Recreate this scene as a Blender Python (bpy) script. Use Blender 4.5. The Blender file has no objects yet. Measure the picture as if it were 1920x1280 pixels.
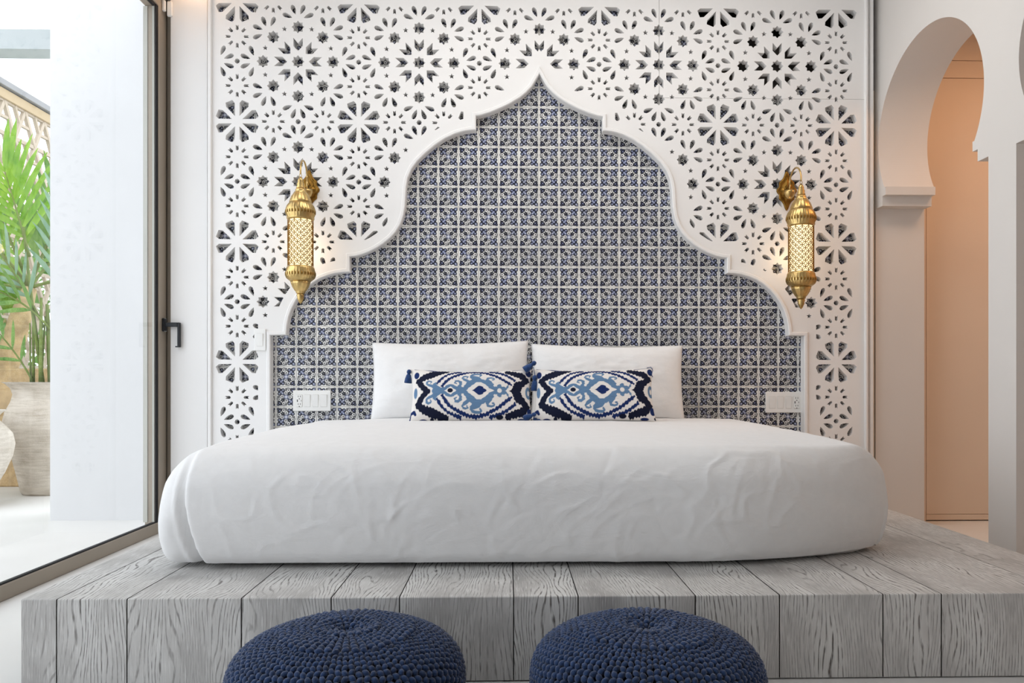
import bpy, math, random
import numpy as np
from mathutils import Vector, Matrix, noise
from mathutils.geometry import delaunay_2d_cdt

rng = random.Random(7)
PI = math.pi
sc = bpy.context.scene
COL = sc.collection

# ------------------------------------------------------------------ camera, sky, light, exposure
FPX, U0, V0 = 1500.0, 987.25, 714.0          # focal length and principal point of the photograph (1920 x 1280)
YAW = math.atan(0.0235)
CX, CY, CZ = -0.16, -4.099, 0.755            # eye position; the tiled wall is the plane y = 0, the floor z = 0
cam = bpy.data.cameras.new('camera')
cam.sensor_fit = 'HORIZONTAL'
cam.sensor_width = 36.0
cam.lens = 36.0 * FPX / 1920
cam.shift_x = (960 - U0) / 1920
cam.shift_y = (V0 - 640) / 1920
cam.clip_start = 0.05
cam_ob = bpy.data.objects.new('camera', cam)
cam_ob.location = (CX, CY, CZ)
cam_ob.rotation_euler = (PI / 2, 0, -YAW)
COL.objects.link(cam_ob)
sc.camera = cam_ob

SKY_STRENGTH = 2.75
world = bpy.data.worlds.new('overcast_sky')
sc.world = world
world.use_nodes = True
wn = world.node_tree
wn.nodes['Background'].inputs[0].default_value = (0.90, 0.95, 1.0, 1)
wn.nodes['Background'].inputs[1].default_value = SKY_STRENGTH

def area_light(name, loc, rot, sx, sy, power, color, portal=False):
    l = bpy.data.lights.new(name, 'AREA')
    l.shape = 'RECTANGLE'; l.size = sx; l.size_y = sy; l.energy = power; l.color = color
    if portal: l.cycles.is_portal = True
    o = bpy.data.objects.new(name, l); o.location = loc; o.rotation_euler = rot
    COL.objects.link(o)
    return o
def point_light(name, loc, power, color, radius=0.05):
    l = bpy.data.lights.new(name, 'POINT')
    l.energy = power; l.color = color; l.shadow_soft_size = radius
    o = bpy.data.objects.new(name, l); o.location = loc
    COL.objects.link(o)
    return o
area_light('daylight_portal', (-1.99, -2.32, 1.33), (0, -PI / 2, 0), 2.6, 4.6, 1, (1, 1, 1), portal=True)
area_light('ceiling_fill_light', (0.1, -0.95, 2.90), (0, 0, 0), 2.2, 0.5, 19, (1.0, 0.965, 0.92))  # added fill under the ceiling, brightens screen and bed; no lamp there
area_light('corridor_lamp_glow', (2.55, -0.75, 2.60), (0, 0, 0), 0.5, 0.5, 10, (1.0, 0.55, 0.29))
point_light('door_spot_glow', (-1.72, -0.12, 2.82), 1.3, (1.0, 0.62, 0.36), 0.03)

vs = sc.view_settings
vs.view_transform = 'Standard'; vs.look = 'None'; vs.gamma = 1.0; vs.use_curve_mapping = False
vs.exposure = 0.0
sc.display_settings.display_device = 'sRGB'
sc.cycles.max_bounces = 16
sc.cycles.diffuse_bounces = 8
sc.cycles.transparent_max_bounces = 16

# ------------------------------------------------------------------ geometry helpers
_F = (math.sin(YAW), math.cos(YAW)); _R = (math.cos(YAW), -math.sin(YAW))
def at(u, v, y=None, x=None, z=None):
    """world point on the plane y=, x= or z= that the photograph shows at pixel (u, v)"""
    a, b = (u - U0) / FPX, (V0 - v) / FPX
    d = (_F[0] + a * _R[0], _F[1] + a * _R[1], b)
    if y is not None: t = (y - CY) / d[1]
    elif x is not None: t = (x - CX) / d[0]
    else: t = (z - CZ) / d[2]
    return Vector((CX + t * d[0], CY + t * d[1], CZ + t * d[2]))

def mk(name, verts, faces, mat=None, parent=None, smooth=False, uv=None, loc=None):
    me = bpy.data.meshes.new(name)
    me.from_pydata([tuple(v) for v in verts], [], [tuple(f) for f in faces])
    if uv is not None:
        lay = me.uv_layers.new(name='UVMap')
        lay.data.foreach_set('uv', np.asarray(uv, dtype=np.float32).ravel())
    if mat: me.materials.append(mat)
    if smooth: me.polygons.foreach_set('use_smooth', [True] * len(me.polygons))
    me.update()
    o = bpy.data.objects.new(name, me)
    COL.objects.link(o)
    if loc: o.location = loc
    if parent: o.parent = parent
    return o

def empty(name, loc=(0, 0, 0), rz=0.0):
    o = bpy.data.objects.new(name, None)
    o.location = loc; o.rotation_euler = (0, 0, rz); o.empty_display_size = 0.1
    COL.objects.link(o)
    return o

def tag(o, label=None, cat=None, group=None, kind=None):
    if label: o['label'] = label
    if cat: o['category'] = cat
    if group: o['group'] = group
    if kind: o['kind'] = kind
    return o

class MB:
    """collects pieces into one mesh"""
    def __init__(s): s.v = []; s.f = []
    def add(s, verts, faces):
        n = len(s.v); s.v += [tuple(p) for p in verts]; s.f += [tuple(i + n for i in f) for f in faces]; return s
    def box(s, x0, x1, y0, y1, z0, z1, b=0.0):
        if b <= 0:
            v = [(x, y, z) for x in (x0, x1) for y in (y0, y1) for z in (z0, z1)]
            return s.add(v, [(0, 1, 3, 2), (4, 6, 7, 5), (0, 4, 5, 1), (2, 3, 7, 6), (0, 2, 6, 4), (1, 5, 7, 3)])
        v = []; idx = {}
        for i, X in enumerate((x0, x1)):
            for j, Y in enumerate((y0, y1)):
                for k, Z in enumerate((z0, z1)):
                    dx, dy, dz = (b, -b)[i], (b, -b)[j], (b, -b)[k]
                    for a, p in enumerate(((X, Y + dy, Z + dz), (X + dx, Y, Z + dz), (X + dx, Y + dy, Z))):
                        idx[i, j, k, a] = len(v); v.append(p)
        f = []
        for i in (0, 1):
            q = [idx[i, 0, 0, 0], idx[i, 0, 1, 0], idx[i, 1, 1, 0], idx[i, 1, 0, 0]]; f.append(q if i else q[::-1])
            q = [idx[0, i, 0, 1], idx[1, i, 0, 1], idx[1, i, 1, 1], idx[0, i, 1, 1]]; f.append(q[::-1] if i else q)
            q = [idx[0, 0, i, 2], idx[0, 1, i, 2], idx[1, 1, i, 2], idx[1, 0, i, 2]]; f.append(q[::-1] if i else q)
        for i in (0, 1):
            for j in (0, 1):
                f.append((idx[i, j, 0, 0], idx[i, j, 1, 0], idx[i, j, 1, 1], idx[i, j, 0, 1]))
                f.append((idx[i, 0, j, 0], idx[i, 1, j, 0], idx[i, 1, j, 2], idx[i, 0, j, 2]))
                f.append((idx[0, i, j, 1], idx[1, i, j, 1], idx[1, i, j, 2], idx[0, i, j, 2]))
                for k in (0, 1): f.append((idx[i, j, k, 0], idx[i, j, k, 1], idx[i, j, k, 2]))
        return s.add(v, f)
    def tube(s, pts, r, n=8, cap=True, closed=False):
        pts = [Vector(p) for p in pts]; m = len(pts); v = []; up = Vector((0.13, 0.31, 0.94)).normalized()
        for i, p in enumerate(pts):
            if closed: t = pts[(i + 1) % m] - pts[i - 1]
            else: t = pts[min(i + 1, m - 1)] - pts[max(i - 1, 0)]
            t.normalize(); a = t.cross(up)
            if a.length < 1e-3: a = t.cross(Vector((1, 0, 0)))
            a.normalize(); b = t.cross(a)
            rr = r[i] if isinstance(r, (list, tuple)) else r
            v += [p + (a * math.cos(2 * PI * k / n) + b * math.sin(2 * PI * k / n)) * rr for k in range(n)]
        f = []
        for i in range(m if closed else m - 1):
            j = (i + 1) % m
            f += [(i * n + k, i * n + (k + 1) % n, j * n + (k + 1) % n, j * n + k) for k in range(n)]
        if cap and not closed: f += [tuple(range(n))[::-1], tuple((m - 1) * n + k for k in range(n))]
        return s.add(v, f)
    def lathe(s, prof, n=32, c=(0, 0, 0), flute=0, amp=0.0, zr=None):
        v = []
        for r, z in prof:
            w = amp if (zr is None or zr[0] <= z <= zr[1]) else 0.0
            v += [(c[0] + (r * (1 + w * math.cos(flute * 2 * PI * k / n))) * math.cos(2 * PI * k / n),
                   c[1] + (r * (1 + w * math.cos(flute * 2 * PI * k / n))) * math.sin(2 * PI * k / n), c[2] + z) for k in range(n)]
        f = []
        for i in range(len(prof) - 1):
            f += [(i * n + k, i * n + (k + 1) % n, (i + 1) * n + (k + 1) % n, (i + 1) * n + k) for k in range(n)]
        if prof[0][0] > 1e-5: f.append(tuple(range(n))[::-1])
        if prof[-1][0] > 1e-5: f.append(tuple((len(prof) - 1) * n + k for k in range(n)))
        return s.add(v, f)
    def ball(s, c, rx, ry=None, rz=None, n=10, m=6, M=None):
        ry = ry or rx; rz = rz or rx; v = []
        for i in range(m + 1):
            th = PI * i / m
            for k in range(n):
                p = Vector((rx * math.sin(th) * math.cos(2 * PI * k / n), ry * math.sin(th) * math.sin(2 * PI * k / n), rz * math.cos(th)))
                if M: p = M @ p
                v.append(p + Vector(c))
        f = [(i * n + k, i * n + (k + 1) % n, (i + 1) * n + (k + 1) % n, (i + 1) * n + k)[::-1] for i in range(m) for k in range(n)]
        return s.add(v, f)
    def build(s, name, mat, parent=None, smooth=False, **k): return mk(name, s.v, s.f, mat, parent, smooth, **k)

def pip(px, py, poly):
    """points (arrays) inside polygon, even-odd"""
    poly = np.asarray(poly); x0, y0 = poly[:, 0], poly[:, 1]; x1, y1 = np.roll(x0, -1), np.roll(y0, -1)
    r = np.zeros(px.shape, bool)
    for a, b, c, d in zip(x0, y0, x1, y1):
        if b == d: continue
        m = ((b > py) != (d > py)) & (px < (c - a) * (py - b) / (d - b) + a)
        r ^= m
    return r

def cdt_tris(polys, lines=()):
    V, Ed = [], []
    for p in polys:
        n = len(V); V += [Vector((float(a), float(b))) for a, b in p]
        Ed += [(n + i, n + (i + 1) % len(p)) for i in range(len(p))]
    for p in lines:
        n = len(V); V += [Vector((float(a), float(b))) for a, b in p]
        Ed += [(n + i, n + i + 1) for i in range(len(p) - 1)]
    ov, oe, of, _, _, _ = delaunay_2d_cdt(V, Ed, [], 0, 1e-6)
    P = np.array([(v.x, v.y) for v in ov]); T = np.array([t for t in of if len(t) == 3])
    C = P[T].mean(axis=1)
    return P, T, C

def solid(P, T, f_front, f_back):
    """thick plate from 2D triangles; f_front / f_back map (a, b) to 3D"""
    used = np.unique(T); mp = -np.ones(len(P), int); mp[used] = np.arange(len(used)); Q = P[used]; T = mp[T]
    ar = (Q[T[:, 1], 0] - Q[T[:, 0], 0]) * (Q[T[:, 2], 1] - Q[T[:, 0], 1]) - (Q[T[:, 2], 0] - Q[T[:, 0], 0]) * (Q[T[:, 1], 1] - Q[T[:, 0], 1])
    T = np.where((ar < 0)[:, None], T[:, ::-1], T); n = len(Q)
    v = [f_front(a, b) for a, b in Q] + [f_back(a, b) for a, b in Q]
    f = [tuple(t) for t in T] + [(t[2] + n, t[1] + n, t[0] + n) for t in T]
    es = set()
    for t in T:
        for i in range(3): es.add((int(t[i]), int(t[(i + 1) % 3])))
    f += [(b, a, a + n, b + n) for a, b in es if (b, a) not in es]
    return v, f

# ------------------------------------------------------------------ material helpers
def sr(r, g, b):
    def f(c):
        c /= 255.0
        return c / 12.92 if c <= 0.04045 else ((c + 0.055) / 1.055) ** 2.4
    return (f(r), f(g), f(b), 1.0)

class NT:
    """small expression builder for node trees"""
    def __init__(s, name):
        s.m = bpy.data.materials.new(name); s.m.use_nodes = True; s.t = s.m.node_tree
        s.b = s.t.nodes['Principled BSDF']; s.out = s.t.nodes['Material Output']
    def n(s, kind, **k):
        o = s.t.nodes.new(kind)
        for a, b in k.items(): setattr(o, a, b)
        return o
    def set(s, sock, val):
        if isinstance(val, X): s.t.links.new(val.s, sock)
        elif hasattr(val, 'is_output'): s.t.links.new(val, sock)
        else: sock.default_value = val
    def math(s, op, *a, clamp=False):
        o = s.n('ShaderNodeMath', operation=op); o.use_clamp = clamp
        for i, v in enumerate(a): s.set(o.inputs[i], v)
        return X(s, o.outputs[0])
    def uv(s):
        o = s.n('ShaderNodeUVMap'); q = s.n('ShaderNodeSeparateXYZ'); s.t.links.new(o.outputs[0], q.inputs[0])
        return X(s, q.outputs[0]), X(s, q.outputs[1])
    def coord(s, which='Object'): return s.n('ShaderNodeTexCoord').outputs[which]
    def comb(s, x, y, z=0.0):
        o = s.n('ShaderNodeCombineXYZ')
        for i, v in enumerate((x, y, z)): s.set(o.inputs[i], v)
        return o.outputs[0]
    def rand(s): return X(s, s.n('ShaderNodeObjectInfo').outputs['Random'])
    def noise(s, vec, scale, detail=2.0, rough=0.5, dist=0.0):
        o = s.n('ShaderNodeTexNoise'); s.t.links.new(vec, o.inputs['Vector'])
        o.inputs['Scale'].default_value = scale; o.inputs['Detail'].default_value = detail
        o.inputs['Roughness'].default_value = rough; o.inputs['Distortion'].default_value = dist
        return X(s, o.outputs[0])
    def scaled(s, vec, sx, sy, sz):
        o = s.n('ShaderNodeMapping'); s.t.links.new(vec, o.inputs[0]); o.inputs['Scale'].default_value = (sx, sy, sz)
        return o.outputs[0]
    def ramp(s, val, stops):
        o = s.n('ShaderNodeValToRGB'); s.set(o.inputs[0], val); e = o.color_ramp.elements
        while len(e) < len(stops): e.new(0.5)
        for q, (p, c) in zip(e, stops): q.position = p; q.color = c
        return o.outputs[0]
    def mix(s, fac, a, b, mode='MIX'):
        o = s.n('ShaderNodeMix', data_type='RGBA', blend_type=mode)
        s.set(o.inputs[0], fac); s.set(o.inputs[6], a); s.set(o.inputs[7], b)
        return o.outputs[2]
    def bump(s, h, strength=0.2, dist=0.01):
        o = s.n('ShaderNodeBump'); s.set(o.inputs['Height'], h)
        o.inputs['Strength'].default_value = strength; o.inputs['Distance'].default_value = dist
        s.t.links.new(o.outputs[0], s.b.inputs['Normal'])
    def p(s, color=None, rough=None, metal=None, spec=None, **k):
        if color is not None: s.set(s.b.inputs['Base Color'], color)
        if rough is not None: s.set(s.b.inputs['Roughness'], rough)
        if metal is not None: s.b.inputs['Metallic'].default_value = metal
        if spec is not None: s.b.inputs['Specular IOR Level'].default_value = spec
        for a, b in k.items(): s.set(s.b.inputs[a], b)
        return s
class X:
    def __init__(s, t, sock): s.t = t; s.s = sock
    def __add__(s, o): return s.t.math('ADD', s, o)
    def __radd__(s, o): return s.t.math('ADD', o, s)
    def __sub__(s, o): return s.t.math('SUBTRACT', s, o)
    def __rsub__(s, o): return s.t.math('SUBTRACT', o, s)
    def __mul__(s, o): return s.t.math('MULTIPLY', s, o)
    def __rmul__(s, o): return s.t.math('MULTIPLY', o, s)
    def __truediv__(s, o): return s.t.math('DIVIDE', s, o)
    def abs(s): return s.t.math('ABSOLUTE', s)
    def sqrt(s): return s.t.math('SQRT', s)
    def sin(s): return s.t.math('SINE', s)
    def lt(s, o): return s.t.math('LESS_THAN', s, o)
    def gt(s, o): return s.t.math('GREATER_THAN', s, o)
    def min(s, o): return s.t.math('MINIMUM', s, o)
    def max(s, o): return s.t.math('MAXIMUM', s, o)
    def step(s, e, w=0.02):
        """1 below e, 0 above, with a soft edge"""
        return s.t.math('MULTIPLY_ADD', s, -1.0 / w, e / w + 0.5, clamp=True)

def paint(name, rgb, rough=0.6, var=0.03, bump=0.05, scale=3.0, spec=0.3):
    t = NT(name); c = t.coord(); n = t.noise(c, scale, 4.0); col = sr(*rgb)
    lo = tuple(x * (1 - var) for x in col[:3]) + (1,); hi = tuple(min(1, x * (1 + var)) for x in col[:3]) + (1,)
    t.p(t.ramp(n, [(0.3, lo), (0.7, hi)]), rough, 0.0, spec)
    t.bump(t.noise(c, 120.0, 2.0), bump, 0.002)
    return t.m

def metal(name, rgb, rough=0.3, var=0.25, scale=40.0):
    t = NT(name); c = t.coord(); n = t.noise(c, scale, 3.0); col = sr(*rgb)
    lo = tuple(x * (1 - var) for x in col[:3]) + (1,)
    t.p(t.ramp(n, [(0.35, lo), (0.65, col)]), rough, 1.0)
    t.bump(t.noise(c, 150.0, 2.0), 0.12, 0.002)
    return t.m

M = {}
M['plaster'] = paint('white_plaster', (232, 231, 230), 0.75, 0.02, 0.06, 2.0)
M['plaster_grey'] = paint('soft_grey_plaster', (216, 212, 208), 0.75, 0.02, 0.06, 2.0)
M['lattice'] = paint('white_lattice_paint', (234, 233, 232), 0.5, 0.015, 0.03, 3.0)
M['plaster_outside'] = paint('white_render', (208, 208, 208), 0.8, 0.02, 0.1, 2.0)
M['warm_plaster'] = paint('warm_corridor_paint', (224, 206, 188), 0.7, 0.02, 0.04, 2.0)
M['stone_floor'] = paint('pale_stone_floor', (220, 219, 217), 0.45, 0.05, 0.04, 1.5)
M['terrace'] = paint('pale_terrace_stone', (214, 212, 208), 0.7, 0.08, 0.1, 1.2)
M['grout'] = paint('tan_grout', (232, 218, 196), 0.8, 0.08, 0.2, 20.0)
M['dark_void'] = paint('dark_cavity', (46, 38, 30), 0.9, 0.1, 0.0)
M['grey_unit'] = paint('grey_metal_box', (92, 86, 82), 0.6, 0.05, 0.0)
M['frame'] = metal('bronze_aluminium', (158, 147, 133), 0.5, 0.06, 4.0)
M['frame'].node_tree.nodes['Principled BSDF'].inputs['Metallic'].default_value = 0.25
M['frame_light'] = paint('pale_grey_aluminium', (186, 186, 178), 0.5, 0.03, 0.0)
M['gasket'] = paint('black_rubber', (24, 23, 26), 0.6, 0.1, 0.0)
M['handle'] = paint('black_handle', (30, 33, 38), 0.4, 0.05, 0.0)
M['plastic'] = paint('white_plastic', (236, 236, 234), 0.35, 0.01, 0.0)
M['joint_shade'] = paint('painted_joint_shade', (40, 38, 36), 0.9, 0.1, 0.0)  # shade between the planks, painted as a dark colour on their sides
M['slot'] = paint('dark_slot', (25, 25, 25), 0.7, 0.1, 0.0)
M['brass'] = metal('antique_brass', (216, 184, 122), 0.32, 0.35, 30.0)
M['brass_dark'] = metal('dark_brass', (150, 112, 52), 0.42, 0.4, 50.0)
M['tan_stone'] = paint('tan_stone', (188, 162, 122), 0.9, 0.2, 0.4, 14.0)
M['trunk'] = paint('palm_trunk', (190, 165, 126), 0.9, 0.25, 0.5, 12.0)
M['stem'] = paint('palm_stem', (112, 128, 66), 0.6, 0.3, 0.2, 10.0)
M['screen_paint'] = paint('beige_screen', (182, 168, 150), 0.7, 0.05, 0.05)
M['cap_grey'] = paint('grey_cap', (142, 142, 142), 0.6, 0.05, 0.05)
M['beam_tan'] = paint('tan_beam', (178, 158, 126), 0.7, 0.06, 0.05)
M['beam_grey'] = paint('grey_beam', (170, 176, 176), 0.7, 0.03, 0.05)

t = NT('clear_glass')
g = t.n('ShaderNodeBsdfGlossy'); g.inputs['Roughness'].default_value = 0.0
tr = t.n('ShaderNodeBsdfTransparent'); tr.inputs[0].default_value = (0.975, 0.978, 0.985, 1)
fr = t.n('ShaderNodeFresnel'); fr.inputs[0].default_value = 1.5
mx = t.n('ShaderNodeMixShader')
t.t.links.new(t.math('MULTIPLY', X(t, fr.outputs[0]), 0.08).s, mx.inputs[0]); t.t.links.new(tr.outputs[0], mx.inputs[1]); t.t.links.new(g.outputs[0], mx.inputs[2])
t.t.links.new(mx.outputs[0], t.out.inputs[0]); M['glass'] = t.m

t = NT('lit_lamp_glass')
t.p((1, 0.9, 0.7, 1), 0.4, 0.0)
t.set(t.b.inputs['Emission Color'], (1.0, 0.80, 0.45, 1)); t.b.inputs['Emission Strength'].default_value = 1.3
M['lamp'] = t.m

# glazed tile: the scroll pattern is drawn from distances to circles, folded about both diagonals
t = NT('glazed_scroll_tile'); U, Vv = t.uv()
px = (U - 0.5) * 2.22; py = (Vv - 0.5) * 2.22
A = ((px + py) * 0.70711).abs(); B = ((py - px) * 0.70711).abs()
fx = (A - B) * 0.70711; fy = (A + B) * 0.70711
def circ(cx, cy, r, sx=1.0):
    a = fx - cx; b = fy - cy
    return (a * a + b * b).sqrt() - r
def smin(*a, k=0.10):
    r = a[0]
    for q in a[1:]: r = t.math('SMOOTH_MIN', r, q, k)
    return r
def spiral(cx, cy, a0, turn, r0, r1, w):
    """dark spiral line round (cx, cy) from radius r0 to r1 over one turn starting at angle a0"""
    dx = fx - cx; dy = fy - cy
    r = (dx * dx + dy * dy).sqrt()
    th = t.math('ARCTAN2', dy, dx)
    f_ = t.math('FRACT', (th - a0) * (turn / (2 * PI)) + 8.0)
    return ((r - (f_ * (r1 - r0) + r0)).abs() - w)
fl = smin(circ(-0.80, 0.82, 0.13), circ(-0.34, 0.76, 0.12), circ(-0.56, 0.56, 0.13), circ(-0.38, 0.40, 0.13), k=0.22)
fl = fl.min(circ(-0.91, 0.91, 0.085))
sf = smin(circ(0.70, 0.72, 0.11), circ(0.88, 0.90, 0.08), circ(0.58, 0.86, 0.05), k=0.12)
s1 = circ(-0.01, 0.45, 0.205); s2 = circ(0.23, 0.74, 0.205)
ringd = circ(0.39, 0.39, 0.075)
mid = circ(0.0, 0.0, 0.34).min(circ(-0.2, 0.22, 0.12))
tend = (circ(-0.16, 0.98, 0.15).abs() - 0.035).max(fx * -1.0 - 0.12).max(fy - 0.98).min((circ(0.09, 1.00, 0.15).abs() - 0.03).max(fx - 0.06).max(fy - 0.98))
scr = smin(s1, s2, k=0.06)
alld = fl.min(sf).min(scr).min(ringd).min(mid)
white = sr(228, 228, 226)
dark = sr(17, 18, 32)
col = t.mix(tend.step(0.0, 0.03), white, dark)
col = t.mix(alld.step(0.082, 0.03), col, dark)
mcol = t.ramp(mid * -3.0, [(0.1, sr(60, 64, 92)), (0.5, sr(112, 118, 146)), (1.0, sr(150, 156, 180))])
col = t.mix(mid.step(-0.02, 0.05), col, mcol)
astro = (fx.abs().sqrt() + fy.abs().sqrt())
col = t.mix(astro.step(0.56, 0.10), col, sr(204, 209, 226))
col = t.mix(sf.step(-0.02, 0.03), col, t.ramp(sf * -8.0, [(0.2, sr(64, 70, 108)), (0.8, sr(128, 136, 172))]))
flc = t.ramp(fl * -6.4, [(0.08, sr(74, 80, 112)), (0.40, sr(136, 145, 176)), (0.9, sr(214, 220, 238))])
col = t.mix(fl.step(-0.005, 0.04), col, flc)
col = t.mix(scr.step(0.0, 0.03), col, white)
curl = spiral(-0.01, 0.45, 1.02, 1.0, 0.03, 0.19, 0.030).max(s1 + 0.02).min(spiral(0.23, 0.74, 1.02 + PI, 1.0, 0.03, 0.19, 0.030).max(s2 + 0.02)).min(circ(-0.01, 0.45, 0.05)).min(circ(0.23, 0.74, 0.05)).min(circ(0.11, 0.595, 0.045))
col = t.mix(curl.step(0.0, 0.03), col, dark)
col = t.mix(ringd.step(-0.04, 0.03), col, sr(186, 192, 208))
edge = px.abs().max(py.abs())
col = t.mix((1.03 - edge).step(0.0, 0.03), col, white)
hs = t.n('ShaderNodeHueSaturation'); t.set(hs.inputs['Color'], col); t.set(hs.inputs['Value'], t.rand() * 0.16 + 0.90); t.set(hs.inputs['Saturation'], t.rand() * 0.3 + 0.68)
t.p(hs.outputs[0], 0.28, 0.0, 0.35); M['tile'] = t.m

# weathered grey oak, grain along V
t = NT('weathered_grey_oak'); U, Vv = t.uv(); R = t.rand() * 37.0
vec = t.comb(U + R, Vv * 0.16 + R, 0.0)
warp = t.noise(t.comb((U + R) * 5.5, Vv * 1.5 + R, 0.0), 1.0, 2.0)
wob = t.noise(t.comb((U + R) * 60.0, Vv * 14.0, 0.0), 1.0, 2.0)
rings = ((U + R) * 640.0 + warp * 130.0 + wob * 3.0).sin()
fine = t.noise(t.comb(U * 420.0 + R, Vv * 16.0, 0.0), 1.0, 3.0)
patch = t.noise(t.comb(U * 8.0 + R, Vv * 3.0, 0.0), 1.0, 3.0)
brk = t.noise(t.comb(U * 130.0, Vv * 26.0 + R, 0.0), 1.0, 2.0)
line = t.math('MULTIPLY_ADD', rings, 2.6, -1.4, clamp=True)
line = line * t.math('MULTIPLY_ADD', brk, 4.0, -1.3, clamp=True) * t.math('MULTIPLY_ADD', patch, 4.0, -1.35, clamp=True)
base = t.ramp(patch, [(0.3, sr(158, 156, 154)), (0.5, sr(190, 189, 187)), (0.7, sr(206, 206, 204))])
base = t.mix(t.math('MULTIPLY_ADD', fine, 5.0, -2.8, clamp=True), base, sr(218, 218, 216))
base = t.mix(t.math('MULTIPLY_ADD', fine, -6.0, 2.5, clamp=True) * 0.75, base, sr(112, 108, 105))
colr = t.mix(line * 0.9, base, sr(78, 73, 70))
t.p(colr, 0.62, 0.0, 0.3); t.bump(line * -1.0 + fine * 0.5, 0.25, 0.003); M['oak'] = t.m

def cloth(name, rgb, weave=900.0, soft=0.25):
    t = NT(name); c = t.coord()
    n = t.noise(c, 26.0, 5.0, 0.6, 0.6); k = t.noise(t.scaled(c, 1, 1, 1), weave, 1.0)
    col = sr(*rgb); lo = tuple(x * 0.96 for x in col[:3]) + (1,)
    t.p(t.ramp(n, [(0.3, lo), (0.7, col)]), 0.9, 0.0, 0.15)
    t.b.inputs['Sheen Weight'].default_value = soft
    wr = t.noise(t.scaled(c, 6, 6, 14), 1.0, 6.0, 0.62, 1.2)
    t.bump(wr * 1.0 + k * 0.05, 0.16, 0.02)
    return t.m
M['duvet'] = cloth('white_cotton', (228, 228, 228))
M['pillow'] = cloth('white_pillow_cotton', (234, 234, 234))
t = NT('printed_linen'); a = t.n('ShaderNodeAttribute'); a.attribute_name = 'print'
c = t.coord(); wv = t.noise(c, 700.0, 2.0)
t.p(t.mix(0.18, a.outputs['Color'], t.ramp(wv, [(0.3, (0.0, 0.0, 0.0, 1)), (0.7, (1, 1, 1, 1))]), 'OVERLAY'), 0.85, 0.0, 0.2); t.bump(wv, 0.2, 0.003)
M['ikat'] = t.m
def yarn(name, rgb):
    t = NT(name); c = t.coord(); n = t.noise(c, 60.0, 2.0); f = t.noise(c, 500.0, 3.0); col = sr(*rgb)
    lo = tuple(x * 0.55 for x in col[:3]) + (1,); hi = tuple(x * 1.5 for x in col[:3]) + (1,)
    t.p(t.ramp(n * 0.6 + f * 0.4, [(0.35, lo), (0.5, col), (0.68, hi)]), 0.85, 0.0, 0.25)
    t.b.inputs['Sheen Weight'].default_value = 0.3
    t.bump(f, 0.4, 0.003)
    return t.m
M['yarn'] = yarn('navy_cotton_yarn', (25, 49, 86))
M['yarn_core'] = yarn('navy_core', (14, 22, 40))
M['tassel'] = yarn('navy_tassel_thread', (30, 62, 112))
t = NT('pale_terracotta'); c = t.coord(); n = t.noise(c, 9.0, 4.0); k = t.noise(t.scaled(c, 3, 3, 30), 3.0, 3.0)
t.p(t.ramp(n * 0.5 + k * 0.5, [(0.3, sr(176, 165, 150)), (0.7, sr(218, 210, 198))]), 0.9, 0.0, 0.2); t.bump(t.noise(c, 150.0, 3.0), 0.3, 0.004); M['terracotta'] = t.m
def leaf(name, lo, hi):
    t = NT(name); c = t.coord(); n = t.noise(c, 7.0, 3.0); st = t.noise(t.scaled(c, 60, 60, 4), 1.0, 1.0)
    cc = t.ramp(n * 0.7 + st * 0.3, [(0.3, sr(*lo)), (0.7, sr(*hi))])
    t.p(cc, 0.5, 0.0, 0.3)
    tl = t.n('ShaderNodeBsdfTranslucent'); t.t.links.new(cc, tl.inputs[0]); mx = t.n('ShaderNodeMixShader'); mx.inputs[0].default_value = 0.35
    t.t.links.new(t.b.outputs[0], mx.inputs[1]); t.t.links.new(tl.outputs[0], mx.inputs[2]); t.t.links.new(mx.outputs[0], t.out.inputs[0])
    return t.m
M['leaf_bright'] = leaf('bright_palm_leaf', (96, 150, 40), (158, 196, 76))
M['leaf_mid'] = leaf('mid_palm_leaf', (84, 130, 62), (150, 184, 104))
M['leaf_grey'] = leaf('grey_green_leaf', (98, 136, 112), (158, 186, 160))
M['leaf_dark'] = leaf('dark_leaf', (50, 92, 44), (110, 150, 74))

# ------------------------------------------------------------------ room shell
XL, XR = -1.888, 1.745            # room faces of the glazed side and of the arcade
ROOM_BACK, CEIL = -5.2, 2.95
def structure(name, mb, mat, label=None):
    o = mb.build(name, mat); o['kind'] = 'structure'
    if label: o['label'] = label
    return o
structure('floor', MB().box(XL - 0.16, 3.4, ROOM_BACK - 0.2, 0.3, -0.1, 0.0), M['stone_floor'])
structure('ceiling', MB().box(XL - 0.2, 3.4, ROOM_BACK - 0.2, 0.4, CEIL, CEIL + 0.15), M['plaster'])
DOOR_END = -4.4
structure('wall_left', MB().box(XL - 0.2, XL, ROOM_BACK, 0.0, 2.70, CEIL).box(XL - 0.2, XL, ROOM_BACK, DOOR_END, 0.0, 2.70), M['plaster'])
bw = MB().box(XL - 0.2, 3.4, ROOM_BACK - 0.2, ROOM_BACK, 0, CEIL)
structure('wall_front', bw, M['plaster'])

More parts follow.
